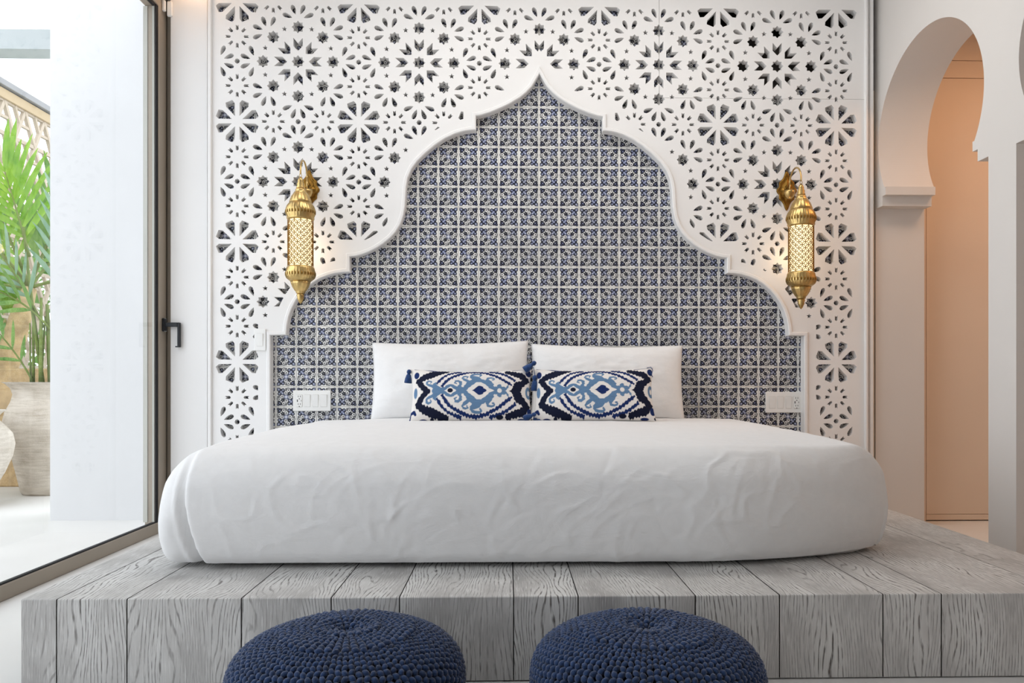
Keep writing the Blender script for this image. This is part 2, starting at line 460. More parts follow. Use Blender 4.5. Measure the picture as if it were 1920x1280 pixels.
# arch outline of the tiled niche: half widths and heights in photograph pixels, turned into metres on the lattice front
YF, YB, YMOLD = -0.045, -0.003, -0.056
half = [(0, 136), (14, 160.5), (25, 172.5), (37, 182.5), (55, 193.5), (74, 203), (94, 211), (110, 215.8), (119.7, 217.3)]
seg2 = [(119.7, 243.5), (132, 244.5), (145, 247), (158, 251), (177, 260), (195, 272), (213, 287), (229, 303), (240, 318), (247, 335), (250, 352), (251, 370), (252, 387), (255, 405), (260.5, 421), (269, 435), (279, 446), (292, 457), (306, 466), (320, 473), (334, 478), (345, 480.5), (355, 481.5)]
seg3 = [(355, 510), (367, 510.7), (380, 512.5), (395, 516.5), (410, 522.5), (423, 530.5), (435, 540.5), (446, 552), (455, 565), (463, 580), (468, 595), (471, 610), (472.5, 627.5)]
seg4 = [(502, 628)]
S_F = FPX / (4.1017 + YMOLD)
def arch_pt(hw, v): return (hw / S_F, CZ + (V0 - v) / S_F)
right_path = [arch_pt(*p) for p in half + seg2 + seg3 + seg4]
Z_PLAT = 0.214
right_path.append((right_path[-1][0], 0.0))
ARCH_DX = at(1011.5, 400, y=YMOLD).x
arch = [(ARCH_DX - a, b) for a, b in right_path[::-1]] + [(ARCH_DX + a, b) for a, b in right_path[1:]]
def offset_path(path, d):
    """mitred offset to the left-hand side of the path (outside of the niche when walking left to right)"""
    out = []
    n = len(path)
    for i, p in enumerate(path):
        p = Vector(p); a = Vector(path[max(i - 1, 0)]); b = Vector(path[min(i + 1, n - 1)])
        t1 = (p - a).normalized() if i else (b - p).normalized(); t2 = (b - p).normalized() if i < n - 1 else t1
        n1 = Vector((-t1.y, t1.x)); n2 = Vector((-t2.y, t2.x)); m = n1 + n2
        if m.length < 1e-6: m = n1
        m.normalize(); k = d / max(0.45, m.dot(n1))
        out.append(p + m * k)
    return out
niche_poly = arch
dense = []
for a, b in zip(arch[:-1], arch[1:]):
    m = max(1, int(math.hypot(b[0] - a[0], b[1] - a[1]) / 0.01))
    dense += [(a[0] + (b[0] - a[0]) * i / m, a[1] + (b[1] - a[1]) * i / m) for i in range(m)]
dense.append(arch[-1]); DN = np.array(dense)
MARGIN = 0.062
mg = []
off = offset_path(dense, MARGIN)
for p in off:
    if np.min(np.hypot(DN[:, 0] - p.x, DN[:, 1] - p.y)) >= MARGIN - 0.002:
        if not mg or (Vector(mg[-1]) - p).length > 0.004: mg.append((p.x, p.y))
margin_poly = mg

# ------------------------------------------------------------------ tiled wall
GX, GZ = 0.1030, 0.10227
Z_TOP0 = CZ + (V0 - 163.8) / 365.7       # one of the horizontal joints
WL, WR = at(320, 500, y=-0.03).x, at(1640, 500, y=0).x
NX, NZ = at(1267, 100, y=0).x, at(1400, 160, y=0).z          # left and lower edge of the open cavity behind the access panel
NX, NZ = round(NX / GX) * GX + 0.5 * GX, Z_TOP0 + 0.0
wb = MB().box(WL, WR, 0.006, 0.2, 0, NZ).box(WL, NX, 0.006, 0.2, NZ, CEIL)
wall_back = structure('wall_back', wb, M['grout'])
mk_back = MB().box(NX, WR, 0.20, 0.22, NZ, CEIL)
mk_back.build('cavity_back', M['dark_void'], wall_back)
MB().box(NX + 0.02, WR - 0.02, 0.09, 0.198, NZ + 0.001, at(1400, 75, y=0.09).z).build('duct_box', M['grey_unit'], wall_back)
MB().box(WL, at(388, 500, y=-0.03).x, -0.03, 0.006, 0, CEIL).build('plaster_pier', M['plaster'], wall_back)

tw, th_ = GX - 0.0018, GZ - 0.0018
def tile_geo(cx, cz, rot):
    x0, x1, z0, z1, b = cx - tw / 2, cx + tw / 2, cz - th_ / 2, cz + th_ / 2, 0.0012
    v = [(x0, 0.006, z0), (x1, 0.006, z0), (x1, 0.006, z1), (x0, 0.006, z1), (x0, 0.001, z0), (x1, 0.001, z0), (x1, 0.001, z1), (x0, 0.001, z1),
         (x0 + b, 0.0, z0 + b), (x1 - b, 0.0, z0 + b), (x1 - b, 0.0, z1 - b), (x0 + b, 0.0, z1 - b)]
    f = [(8, 9, 10, 11)]
    for i in range(4):
        j = (i + 1) % 4
        f += [(i, j, j + 4, i + 4), (i + 4, j + 4, j + 8, i + 8)]
    q = [(0.012, 0.012), (0.988, 0.012), (0.988, 0.988), (0.012, 0.988)]
    q = q[rot:] + q[:rot]
    uv = list(q)
    for i in range(8): uv += [(0.003, 0.003)] * 4
    return v, f, uv
tile_mesh = []
for rot in (0, 1):
    v, f, uv = tile_geo(0, 0, rot)
    o = mk('tile', v, f, M['tile'], wall_back, uv=uv)
    tile_mesh.append(o.data); bpy.data.objects.remove(o)
cells = []
gx, gz = np.meshgrid(np.linspace(-0.42, 0.42, 5), np.linspace(-0.42, 0.42, 5))
for ci in range(-16, 17):
    for k in range(-5, 20):
        cx, cz = (ci + 0.5) * GX, Z_TOP0 - (k + 0.5) * GZ
        if cz < 0.25 or cx - tw / 2 < at(384, 500, y=0).x or cx + tw / 2 > WR - 0.01: continue
        if cx > NX and cz > NZ: continue
        qx, qz = (cx + gx * GX).ravel(), (cz + gz * GZ).ravel()
        ins = pip(qx, qz, niche_poly)
        vis = ins & (qz > 0.545) & ~((qz < 0.93) & (qx > -0.78) & (qx < 0.72))
        cells.append((vis.mean(), ci, k, cx, cz))
cells.sort(key=lambda c: -c[0])
sv, sf_, suv = [], [], []
for i, (vis, ci, k, cx, cz) in enumerate(cells):
    rot = (ci + k) % 2 if rng.random() > 0.06 else rng.randrange(2)
    if i < 300 and vis > 0:
        o = bpy.data.objects.new('tile', tile_mesh[rot]); COL.objects.link(o); o.parent = wall_back; o.location = (cx, rng.uniform(-0.0006, 0.0006), cz)
    else:
        v, f, uv = tile_geo(cx, cz, rot); n = len(sv); sv += v; sf_ += [tuple(a + n for a in q) for q in f]; suv += uv
st = mk('remaining_tiles', sv, sf_, M['tile'], wall_back, uv=suv); st['kind'] = 'stuff'

# ------------------------------------------------------------------ pierced lattice screen
PX_, PZ_ = 0.608, 0.6045
LX, RX = at(395, 500, y=YF).x, at(1623, 500, y=YF).x
LC = at(1011.3, 300, y=YF).x
ZF0 = CZ + (V0 - 231.3) / (FPX / (4.1017 + YF))               # height of a row of eight-petal flowers
def rot_poly(pts, ang, cx, cy): return [(cx + a * math.cos(ang) - b * math.sin(ang), cy + a * math.sin(ang) + b * math.cos(ang)) for a, b in pts]
def polar(rs): return [(r * math.cos(math.radians(a)), r * math.sin(math.radians(a))) for r, a in rs]
def star(n, R, r, a0=0.0): return [((R if i % 2 == 0 else r) * math.cos(a0 + PI * i / n), (R if i % 2 == 0 else r) * math.sin(a0 + PI * i / n)) for i in range(2 * n)]
petal8 = polar([(0.046, 0), (0.152, -15), (0.180, -9.5), (0.180, 9.5), (0.152, 15)])
slit = [(0.052, 0.0), (0.059, -0.0115), (0.098, -0.0115), (0.088, 0.0), (0.098, 0.0115), (0.059, 0.0115)]
fan = [(0.050, 0.0), (0.075, -0.0125), (0.100, -0.0185), (0.119, -0.0185), (0.136, -0.008), (0.136, 0.008), (0.119, 0.0185), (0.100, 0.0185), (0.075, 0.0125)]
arrow = [(0.089, 0.0), (0.129, -0.039), (0.198, -0.039), (0.154, 0.0), (0.198, 0.039), (0.129, 0.039)]
octa = star(8, 0.053, 0.039); octs = star(8, 0.024, 0.018); five = star(5, 0.024, 0.0105)
holes = []
D = PI / 180
for i in range(-4, 4):
    for j in range(-4, 3):
        bx, bz = i + 0.5, j
        L = []
        L += [rot_poly(petal8, (22.5 + 45 * k) * D, 0, 0) for k in range(8)]
        for cx, cy in ((0.296, 0), (-0.296, 0), (0, 0.296), (0, -0.296)):
            L += [rot_poly(slit, 45 * k * D, cx, cy) for k in range(8)]
        L += [rot_poly(octs, 0, 0.5, 0), rot_poly(octs, 0, 0, 0.5)]
        L += [rot_poly(octa, 0, 0.5, 0.5)]
        for k in range(8):
            a = 45 * k * D
            L.append(rot_poly(arrow, a, 0.5, 0.5))
            L.append(rot_poly(octa, 0, 0.5 + 0.288 * math.cos(a), 0.5 + 0.288 * math.sin(a)))
            a2 = a + 22.5 * D
            L.append(rot_poly(five, 90 * D, 0.5 + 0.292 * math.cos(a2), 0.5 + 0.292 * math.sin(a2)))
            for q in (-67.5, -22.5, 22.5, 67.5):
                L.append(rot_poly(fan, a + q * D, 0.5 + 0.345 * math.cos(a), 0.5 + 0.345 * math.sin(a)))
        for h in L:
            holes.append([(LC + (bx + a) * PX_, ZF0 + (bz + b) * PZ_) for a, b in h])
xlim = (2.5 + 0.195) * PX_
zt = ZF0 + PZ_ - 0.004
keep = []
for h in holes:
    xs = [p[0] for p in h]; zs = [p[1] for p in h]
    if min(xs) < LC - xlim or max(xs) > LC + xlim or max(zs) > zt or min(zs) < 0.27: continue
    cxh, czh = sum(xs) / len(xs), sum(zs) / len(zs)
    if abs(czh - (ZF0 + PZ_)) < 0.02: continue
    keep.append(h)
holes = keep
# drop holes wholly inside the plain border of the arch
mp_ = np.array(margin_poly)
def cut_share(h):
    q = np.array(h); c_ = q.mean(0); q = np.concatenate([c_ + (q - c_) * t_ for t_ in (0.35, 0.7, 0.98)])
    return pip(q[:, 0], q[:, 1], mp_).mean()
holes = [h for h in holes if cut_share(h) < 0.62]
ZP_TOP, SX, SZ = CEIL, at(1236, 100, y=YF).x, at(1400, 184.5, y=YF).z
rect = [(LX, 0.0), (RX, 0.0), (RX, ZP_TOP), (LX, ZP_TOP)]
w = 0.0011
slot_v = [(SX - w, SZ - w), (SX + w, SZ - w), (SX + w, ZP_TOP), (SX - w, ZP_TOP)]
slot_h = [(SX - w, SZ - w), (RX, SZ - w), (RX, SZ + w), (SX - w, SZ + w)]
P2, T2, C2 = cdt_tris(holes + [rect, slot_v, slot_h], [arch, margin_poly])
cxs, czs = C2[:, 0], C2[:, 1]
inside = (cxs > LX) & (cxs < RX) & (czs > 0) & (czs < ZP_TOP)
in_niche = pip(cxs, czs, niche_poly); in_margin = pip(cxs, czs, mp_)
in_hole = np.zeros(len(C2), bool)
for h in holes:
    ha = np.array(h); lo = ha.min(0); hi = ha.max(0)
    m = np.where((cxs >= lo[0]) & (cxs <= hi[0]) & (czs >= lo[1]) & (czs <= hi[1]))[0]
    if len(m): in_hole[m] |= pip(cxs[m], czs[m], ha)
in_slot = pip(cxs, czs, slot_v) | pip(cxs, czs, slot_h)
sol = inside & ~in_niche & ~(in_hole & ~in_margin) & ~in_slot
acc = sol & (cxs > SX) & (czs > SZ)
screen = empty('lattice_screen', (0, 0, 0))
tag(screen, 'white pierced screen with star and petal cut-outs around the tiled pointed arch', 'screen')
v, f = solid(P2, T2[sol & ~acc], lambda a, b: (a, YF, b), lambda a, b: (a, YB, b)); mk('main_panel', v, f, M['lattice'], screen)
v, f = solid(P2, T2[acc], lambda a, b: (a, YF + 0.0015, b), lambda a, b: (a, YB + 0.0015, b)); mk('access_panel', v, f, M['lattice'], screen)
prof = [(-0.002, -0.0005), (-0.002, YMOLD + 0.004), (0.002, YMOLD), (0.013, YMOLD), (0.017, YMOLD + 0.004), (0.017, YF + 0.002)]
pv, pf = [], []
offs = [offset_path(arch, q[0]) for q in prof]
for i in range(len(arch)):
    pv += [(offs[k][i].x, prof[k][1], offs[k][i].y) for k in range(len(prof))]
n = len(prof)
for i in range(len(arch) - 1):
    pf += [(i * n + k, i * n + k + 1, (i + 1) * n + k + 1, (i + 1) * n + k) for k in range(n - 1)]
mk('arch_molding', pv, pf, M['lattice'], screen)
MB().box(at(389, 500, y=-0.06).x, at(395.5, 500, y=-0.06).x, -0.06, 0.0, 0, CEIL, 0.003).build('frame_batten', M['lattice'], screen)
MB().box(at(1623, 500, y=-0.06).x, at(1628, 500, y=-0.06).x, -0.06, 0.0, 0, CEIL, 0.003).build('frame_batten', M['lattice'], screen)
MB().box(at(1632, 500, y=-0.045).x, at(1638, 500, y=-0.045).x, -0.045, 0.0, 0, CEIL, 0.002).build('frame_batten', M['lattice'], screen)
MB().box(at(1627, 500, y=-0.03).x, at(1633, 500, y=-0.03).x, -0.03, 0.0, 0, CEIL).build('frame_batten', M['lattice'], screen)

# ------------------------------------------------------------------ glazed door on the left
door = empty('door_1', (XL, -2.5, 0)); door['kind'] = 'structure'
def dpart(name, mat, *a, **k):
    mb = MB().box(*a[:6], k.get('b', 0.0)); o = mb.build(name, mat, door); o.location = (-XL, 2.5, 0); return o
dpart('jamb_strip', M['gasket'], XL - 0.05, XL - 0.004, -0.006, 0.007, 0, 2.70)
dpart('fixed_jamb', M['frame'], XL - 0.08, XL + 0.003, 0.007, 0.07, 0, 2.70)
dpart('stile', M['frame'], XL - 0.07, XL, -0.093, -0.006, 0.0, 2.70, b=0.003)
dpart('gasket', M['gasket'], XL - 0.009, XL - 0.004, -0.116, -0.093, 0.056, 2.612)
dpart('stile', M['frame'], XL - 0.07, XL, -1.95, -1.83, 0.0, 2.70, b=0.003)
dpart('stile', M['frame'], XL - 0.07, XL, DOOR_END, DOOR_END + 0.1, 0.0, 2.70, b=0.003)
dpart('bottom_rail', M['frame'], XL - 0.022, XL, DOOR_END, -0.093, 0.0, 0.056, b=0.003)
dpart('threshold', M['frame_light'], XL - 0.10, XL - 0.022, DOOR_END, 0.0, 0.0, 0.006)
dpart('bottom_gasket', M['gasket'], XL - 0.020, XL - 0.005, DOOR_END + 0.1, -0.123, 0.056, 0.062)
dpart('top_rail', M['frame'], XL - 0.07, XL, DOOR_END, -0.093, 2.612, 2.70, b=0.003)
dpart('top_gasket', M['gasket'], XL - 0.020, XL - 0.005, DOOR_END + 0.1, -0.123, 2.60, 2.612)
dpart('top_track', M['frame'], XL - 0.06, XL + 0.03, DOOR_END, -0.01, 2.68, 2.74)
dpart('outer_bead', M['frame_light'], XL - 0.076, XL - 0.055, -0.097, -0.090, 0.056, 2.61)
dpart('inner_bead', M['frame_light'], XL - 0.032, XL - 0.021, -0.097, -0.090, 0.056, 2.61)
dpart('glass_pane', M['glass'], XL - 0.015, XL - 0.009, -1.83, -0.100, 0.05, 2.605)
dpart('glass_pane', M['glass'], XL - 0.015, XL - 0.009, DOOR_END + 0.1, -1.95, 0.05, 2.605)
hp = at(312, 610, x=XL)
hy, hz = -0.046, hp.z
h_ = dpart('handle', M['handle'], XL, XL + 0.014, hy - 0.016, hy + 0.016, hz - 0.033, hz + 0.033, b=0.003)
lv = MB().box(XL + 0.012, XL + 0.075, hy - 0.009, hy + 0.009, hz - 0.009, hz + 0.012, 0.002).box(XL + 0.074, XL + 0.086, hy - 0.010, hy + 0.010, hz - 0.112, hz + 0.012, 0.002).box(XL + 0.064, XL + 0.076, hy - 0.010, hy + 0.010, hz - 0.112, hz - 0.106, 0.001)
lv.build('lever', M['handle'], h_)
s1p = at(314, 21, x=XL)
sn = empty('contact_sensor', (XL, -0.042, s1p.z)); tag(sn, 'small white two-piece contact sensor at the top corner of the glass door', 'sensor')
MB().box(0.001, 0.016, -0.020, -0.004, -0.028, 0.026, 0.003).build('magnet', M['plastic'], sn)
MB().box(0.018, 0.044, -0.004, 0.011, -0.048, 0.028, 0.004).build('body', M['plastic'], sn)
# ------------------------------------------------------------------ arcade on the right and the corridor behind it
def arch_hole(yc, a=0.456, jam=0.4855):
    zc, b = 1.952, 0.417
    pts = [(yc - jam, 0.0), (yc - jam, 1.645), (yc - 0.4125, 1.645), (yc - 0.4125, 1.6945), (yc - 0.377, 1.6945), (yc - 0.377, 1.735)]
    a0 = math.acos(0.389 / a)
    th = np.linspace(PI + a0, -a0, 140)
    pts += [(yc + a * math.cos(t), zc + b * math.sin(t)) for t in th]
    pts += [(yc + 0.377, 1.735), (yc + 0.377, 1.6945), (yc + 0.4125, 1.6945), (yc + 0.4125, 1.645), (yc + jam, 1.645), (yc + jam, 0.0)]
    return pts
Y1 = -0.4862; Y2 = -1.6305
arches = [arch_hole(Y1), arch_hole(Y2, 0.47), arch_hole(Y2 - 1.145)]
rect = [(ROOM_BACK, 0.0), (0.16, 0.0), (0.16, CEIL), (ROOM_BACK, CEIL)]
P3, T3, C3 = cdt_tris(arches + [rect])
okm = (C3[:, 0] > ROOM_BACK) & (C3[:, 0] < 0.16) & (C3[:, 1] > 0) & (C3[:, 1] < CEIL)
for a in arches: okm &= ~pip(C3[:, 0], C3[:, 1], a)
v, f = solid(P3, T3[okm], lambda a, b: (XR, a, b), lambda a, b: (XR + 0.254, a, b))
wr = mk('wall_right', v, [q[::-1] for q in f], M['plaster_grey']); wr['kind'] = 'structure'
YC = 0.16
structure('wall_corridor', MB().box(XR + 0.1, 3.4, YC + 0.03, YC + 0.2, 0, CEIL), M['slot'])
structure('wall_corridor_side', MB().box(3.2, 3.4, ROOM_BACK, YC + 0.03, 0, CEIL), M['warm_plaster'])
d2 = empty('door_2', (2.6, YC, 0)); d2['kind'] = 'structure'
xg = at(1737, 600, y=YC).x
def cpart(name, x0, x1, z0, z1, y0=YC): 
    o = MB().box(x0 - 2.6, x1 - 2.6, y0 - YC, 0.03, z0, z1, 0.001).build(name, M['warm_plaster'], d2); return o
zb, z1_, z2_ = at(1800, 963.5, y=YC).z, at(1800, 146, y=YC).z, at(1800, 113, y=YC).z
cpart('side_panel', XR + 0.254, xg - 0.002, 0, CEIL)
cpart('plinth_board', xg, 3.2, 0.006, zb - 0.002)
cpart('door_leaf', xg, 3.2, zb, z1_ - 0.003)
cpart('top_panel', xg, 3.2, z1_, z2_ - 0.003)
cpart('top_panel', xg, 3.2, z2_, CEIL)

# ------------------------------------------------------------------ plank platform
plat = empty('bed_platform', (0, -1.0, 0))
tag(plat, 'low platform of whitewashed grey wooden planks under the bed', 'platform')
YP0, YP1 = -2.09, -0.062
seam_px = [40, 106, 238, 452.5, 621, 749, 963, 1084, 1303.5, 1461.5, 1655.5, 1765, 1999]
sx_ = [at(u, 1114, y=YP0).x for u in seam_px] + [1.45]
TH = 0.03
for i in range(len(sx_) - 1):
    x0, x1 = sx_[i] + (0.0014 if i else 0), sx_[i + 1] - 0.0014
    e = rng.uniform(-0.0003, 0.0003)
    b = 0.002
    y0, y1, zt_ = YP0 + e - 1.0 * 0, YP1, Z_PLAT + e
    # cross-section along the plank: up the front face, over the mitred edge and back along the top
    sec = [(y0, 0.004), (y0, zt_ - b), (y0 + b, zt_), (y1, zt_)]
    inn = [(y0 + TH, 0.004), (y0 + TH, zt_ - TH), (y0 + TH, zt_ - TH), (y1, zt_ - TH)]
    ln = [0.0, zt_ - b, zt_, zt_ + (y1 - y0)]
    v, f, uv = [], [], []
    for (ya, za), (yb, zb_) in zip(sec, inn): v += [(x0, ya, za), (x1, ya, za), (x1, yb, zb_), (x0, yb, zb_)]
    W_ = x1 - x0
    for k in range(3):
        a, c = 4 * k, 4 * k + 4
        f.append((a, a + 1, c + 1, c)); uv += [(0, ln[k]), (W_, ln[k]), (W_, ln[k + 1]), (0, ln[k + 1])]
        f.append((a + 1, a + 2, c + 2, c + 1)); uv += [(0, ln[k]), (TH, ln[k]), (TH, ln[k + 1]), (0, ln[k + 1])]
        f.append((a + 2, a + 3, c + 3, c + 2)); uv += [(0, ln[k])] * 4
        f.append((a + 3, a, c, c + 3)); uv += [(0, ln[k]), (TH, ln[k]), (TH, ln[k + 1]), (0, ln[k + 1])]
    f += [(3, 2, 1, 0), (12, 13, 14, 15)]; uv += [(0, 0), (W_, 0), (W_, TH), (0, TH)] * 2
    o = mk('plank', v, f, M['oak'], plat, uv=uv); o.location = (0, 1.0, 0)
    o.data.materials.append(M['joint_shade'])
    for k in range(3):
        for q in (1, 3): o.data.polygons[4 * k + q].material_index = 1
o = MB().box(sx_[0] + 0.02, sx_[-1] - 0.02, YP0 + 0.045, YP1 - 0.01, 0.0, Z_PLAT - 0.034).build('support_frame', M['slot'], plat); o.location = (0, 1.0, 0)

# ------------------------------------------------------------------ bed
def rounded_box(nx, ny, nz, X_, Y_, Z_, rt, rb):
    """five-sided grid on a box (no bottom), pushed onto a rounded box; returns verts, faces"""
    def grid(fn, a, b):
        V = [fn(i / a * 2 - 1, j / b * 2 - 1) for j in range(b + 1) for i in range(a + 1)]
        F = [(j * (a + 1) + i, j * (a + 1) + i + 1, (j + 1) * (a + 1) + i + 1, (j + 1) * (a + 1) + i) for j in range(b) for i in range(a)]
        return V, F
    V, F = [], []
    for fn, a, b in ((lambda s, t: (s, t, 1), nx, ny), (lambda s, t: (s, -1, t), nx, nz), (lambda s, t: (-s, 1, t), nx, nz),
                     (lambda s, t: (1, s, t), ny, nz), (lambda s, t: (-1, -s, t), ny, nz), (lambda s, t: (-s, t, -1), 20, 20)):
        v, f = grid(fn, a, b); n = len(V); V += v; F += [tuple(i + n for i in q) for q in f]
    P = np.array(V, float) * np.array([X_, Y_, Z_])
    s = np.clip((P[:, 2] / Z_ + 0.6) / 1.2, 0, 1); s = s * s * (3 - 2 * s)
    r = (rb + (rt - rb) * s)[:, None]
    inner = np.array([X_, Y_, Z_]) - r
    q = np.clip(P, -inner, inner); d = P - q; L = np.linalg.norm(d, axis=1, keepdims=True)
    return q + d / np.maximum(L, 1e-9) * r, F
bed = empty('bed', (-0.066, -0.95, Z_PLAT))
tag(bed, 'large low bed under a smooth white duvet on the plank platform', 'bed')
BX, BY, BZ = 1.117, 0.865, 0.174
V, F = rounded_box(300, 130, 60, BX, BY, BZ, 0.115, 0.05)
x, y, z = V[:, 0].copy(), V[:, 1].copy(), V[:, 2].copy()
frnt = np.clip(-y / BY, 0, 1)
y += 0.125 * np.clip((x - 0.45) / 0.5, 0, 1.3) ** 2 * frnt ** 3
hz01 = (z + BZ) / (2 * BZ)
# bulging sides, softly domed top, drooping foot end
bulge = np.sin(np.clip(hz01, 0, 1) * PI) ** 1.0
x += np.sign(x) * (np.abs(x) / BX) ** 8 * (bulge * 0.03 - 0.03)
y += np.where(y < 0, -1, 0) * frnt ** 8 * (bulge * 0.03 - 0.03) * 1.0
dome = 0.012 * (1 - (x / BX) ** 2) * hz01 ** 2
z += dome
drop = 0.022 * np.clip((-y / BY - 0.35) / 0.65, 0, 1) ** 2 * hz01 ** 2
z -= drop
P = np.stack([x, y, z], 1)
cen = np.array([0, 0, -0.02]); nrm = P / np.array([BX ** 2, BY ** 2, BZ ** 2]); nrm /= np.linalg.norm(nrm, axis=1, keepdims=True)
disp = np.zeros(len(P))
for i, (a, b, c) in enumerate(P):
    top = hz01[i] > 0.97
    n1 = noise.noise((a * 1.7, b * 1.7, c * 3.0)) * 0.008
    n2 = noise.noise((a * 6.0 + 0.9 * c * 10, b * 4.0, c * 5.0 - a * 2.2)) * 0.0032
    q = 1 - abs(noise.noise((a * 7.0 + c * 9, b * 7.0 + 3, c * 6.0 - a * 5))) * 2
    n3 = max(0.0, q - 0.72) * 0.012 * (0.5 + noise.noise((a * 2.1 + 7, b * 2.0, c * 2.0)))
    q2 = 1 - abs(noise.noise((a * 3.2 - c * 2.0 + 11, b * 5.0 + 3, c * 9.0 + a * 4))) * 2
    n4 = max(0.0, q2 - 0.8) * 0.008 * (0.4 + noise.noise((a * 1.3 + 2, b * 2.0, c * 2.0 + 5)))
    if top: n1 *= 0.8; n2 *= 0.6; n3 *= 0.35
    disp[i] = n1 + n2 + n3 + n4
# long soft creases of the cotton over the foot end
rc = random.Random(5)
frontm = np.clip((-y / BY - 0.80) / 0.12, 0, 1)
for _ in range(110):
    c0, c1 = (rc.gauss(0.0, 0.45), rc.uniform(-0.15, 0.12)); an = math.radians(rc.choice((35, 50, 62, 75, 20, 105)) + rc.uniform(-10, 10)); ln2 = rc.uniform(0.03, 0.11); am = rc.uniform(0.0008, 0.0026) * rc.choice((1, 1, -0.7)); wd = rc.uniform(0.004, 0.010)
    da, db = (x - c0) * math.cos(an) + (z - c1) * math.sin(an), -(x - c0) * math.sin(an) + (z - c1) * math.cos(an)
    db = db + 0.25 * da * da / ln2
    disp += frontm * am * np.exp(-(da / ln2) ** 2 - (db / wd) ** 2)
# hanging bottom hem flattened on the platform
low = np.clip(hz01 / 0.12, 0, 1)
disp *= low
# crease where the duvet is folded round its front left corner
fx_ = -BX + 0.085 + 0.055 * np.clip(1 - hz01, 0, 1) ** 3 + 0.03 * np.clip(hz01 - 0.6, 0, 1)
cr = np.exp(-((x - fx_) / 0.012) ** 2) * (y < -BY + 0.30) * np.clip(1.25 - hz01, 0, 1)
P += nrm * disp[:, None]
P[:, 1] += cr * 0.05 * np.clip((-y / BY - 0.6) / 0.3, 0, 1)
P[:, 0] += cr * 0.015
sidef = np.clip((fx_ - x) / 0.03, 0, 1) * (y < -BY + 0.5)
P[:, 1] += sidef * 0.02
P[:, 2] = np.maximum(P[:, 2], -BZ)
P[:, 2] += BZ + 0.002
o = mk('duvet', P, F, M['duvet'], bed, smooth=True)
import bmesh
bm = bmesh.new(); bm.from_mesh(o.data); bmesh.ops.remove_doubles(bm, verts=bm.verts, dist=0.0005)
bmesh.ops.recalc_face_normals(bm, faces=bm.faces); bm.to_mesh(o.data); bm.free()
o.data.polygons.foreach_set('use_smooth', [True] * len(o.data.polygons))
def pillow_mesh(W, H, T, nu, nv, side=0.05, tb=0.10, seed=0, sag=0.0, wr=1.0):
    """front and back grids of a stuffed cushion in the plane x, z (front towards -y); origin at the middle of the lower edge"""
    V = []
    for sgn in (-1, 1):
        for j in range(nv + 1):
            for i in range(nu + 1):
                u, v = i / nu * 2 - 1, j / nv * 2 - 1
                xx = W / 2 * u * (1 - side * (1 - v * v)); zz = H / 2 * v * (1 - tb * (1 - u * u)) if v > 0 else H / 2 * v * (1 - 0.03 * (1 - u * u))
                t_ = max(0.0, (1 - u ** 4) * (1 - v ** 4)) ** 0.55 * (1 - 0.35 * (u * u + v * v) / 2)
                w_ = noise.noise((u * 2.2 + seed, v * 1.7, sgn * 3.1)) * 0.16 + noise.noise((u * 6 + seed, v * 5, sgn * 2)) * 0.05
                rr = 1 - abs(noise.noise((u * 3.0 + seed + v * 1.5, v * 6.0, sgn + 9))) * 2
                w_ = (w_ + max(0, rr - 0.75) * 0.25) * wr
                edge_ = max(abs(u), abs(v))
                t_ *= 1 + w_ * (1 - edge_ ** 6)
                V.append((xx, sgn * T / 2 * t_, zz + H / 2 - sag * (1 - u * u) * max(0, v)))
    n = (nu + 1) * (nv + 1); F = []
    for j in range(nv):
        for i in range(nu):
            a = j * (nu + 1) + i; q = (a, a + 1, a + nu + 2, a + nu + 1)
            F.append(q); F.append(tuple(n + k for k in q[::-1]))
    return V, F
def weld(o, d=0.0004):
    bm = bmesh.new(); bm.from_mesh(o.data); bmesh.ops.remove_doubles(bm, verts=bm.verts, dist=d); bm.to_mesh(o.data); bm.free()
    o.data.polygons.foreach_set('use_smooth', [True] * len(o.data.polygons))

PYR = -0.20
for nm, uc, vb, W_, H_, lab, rz, ry, sd in (
        ('pillow', 845, 785, 0.775, 0.395, 'white sleeping pillow standing against the tiles behind the left patterned cushion', 0.02, -0.015, 1.3),
        ('pillow', 1139, 781, 0.757, 0.385, 'white sleeping pillow standing against the tiles behind the right patterned cushion', -0.03, 0.012, 5.7)):
    p = at(uc, vb, y=PYR)
    V, F = pillow_mesh(W_, H_, 0.17, 60, 36, 0.03, 0.07, sd)
    o = mk(nm, V, F, M['pillow'], None, True); weld(o)
    o.location = (p.x, PYR, p.z - (0.004 if rz > 0 else 0.018)); o.rotation_euler = (math.radians(-13), ry, rz)
    tag(o, lab, 'pillow', 'white pillows at the head of the bed')

# printed lumbar cushions: the print is worked out per point from outlines in the photograph's crop (1920 x 923) of the cushion
def seg_d(x, y, pts, w):
    d = np.full(x.shape, 1e9)
    for i in range(len(pts) - 1):
        (ax, ay), (bx, by) = pts[i], pts[i + 1]; wa = w[i] if isinstance(w, (list, tuple)) else w; wb = w[i + 1] if isinstance(w, (list, tuple)) else w
        L = (bx - ax) ** 2 + (by - ay) ** 2; t = np.clip(((x - ax) * (bx - ax) + (y - ay) * (by - ay)) / L, 0, 1)
        d = np.minimum(d, np.hypot(x - ax - t * (bx - ax), y - ay - t * (by - ay)) - (wa + (wb - wa) * t))
    return d
def ell(x, y, cx, cy, rx, ry): return (np.sqrt(((x - cx) / rx) ** 2 + ((y - cy) / ry) ** 2) - 1) * min(rx, ry)
def poly_d(x, y, pts):
    ins = pip(x.ravel(), y.ravel(), pts).reshape(x.shape)
    d = seg_d(x, y, list(pts) + [pts[0]], 0)
    return np.where(ins, -d, d)
LW, LN, LR, LB = [np.array(sr(*c)[:3]) for c in ((226, 222, 218), (15, 22, 46), (20, 42, 94), (94, 126, 160))]
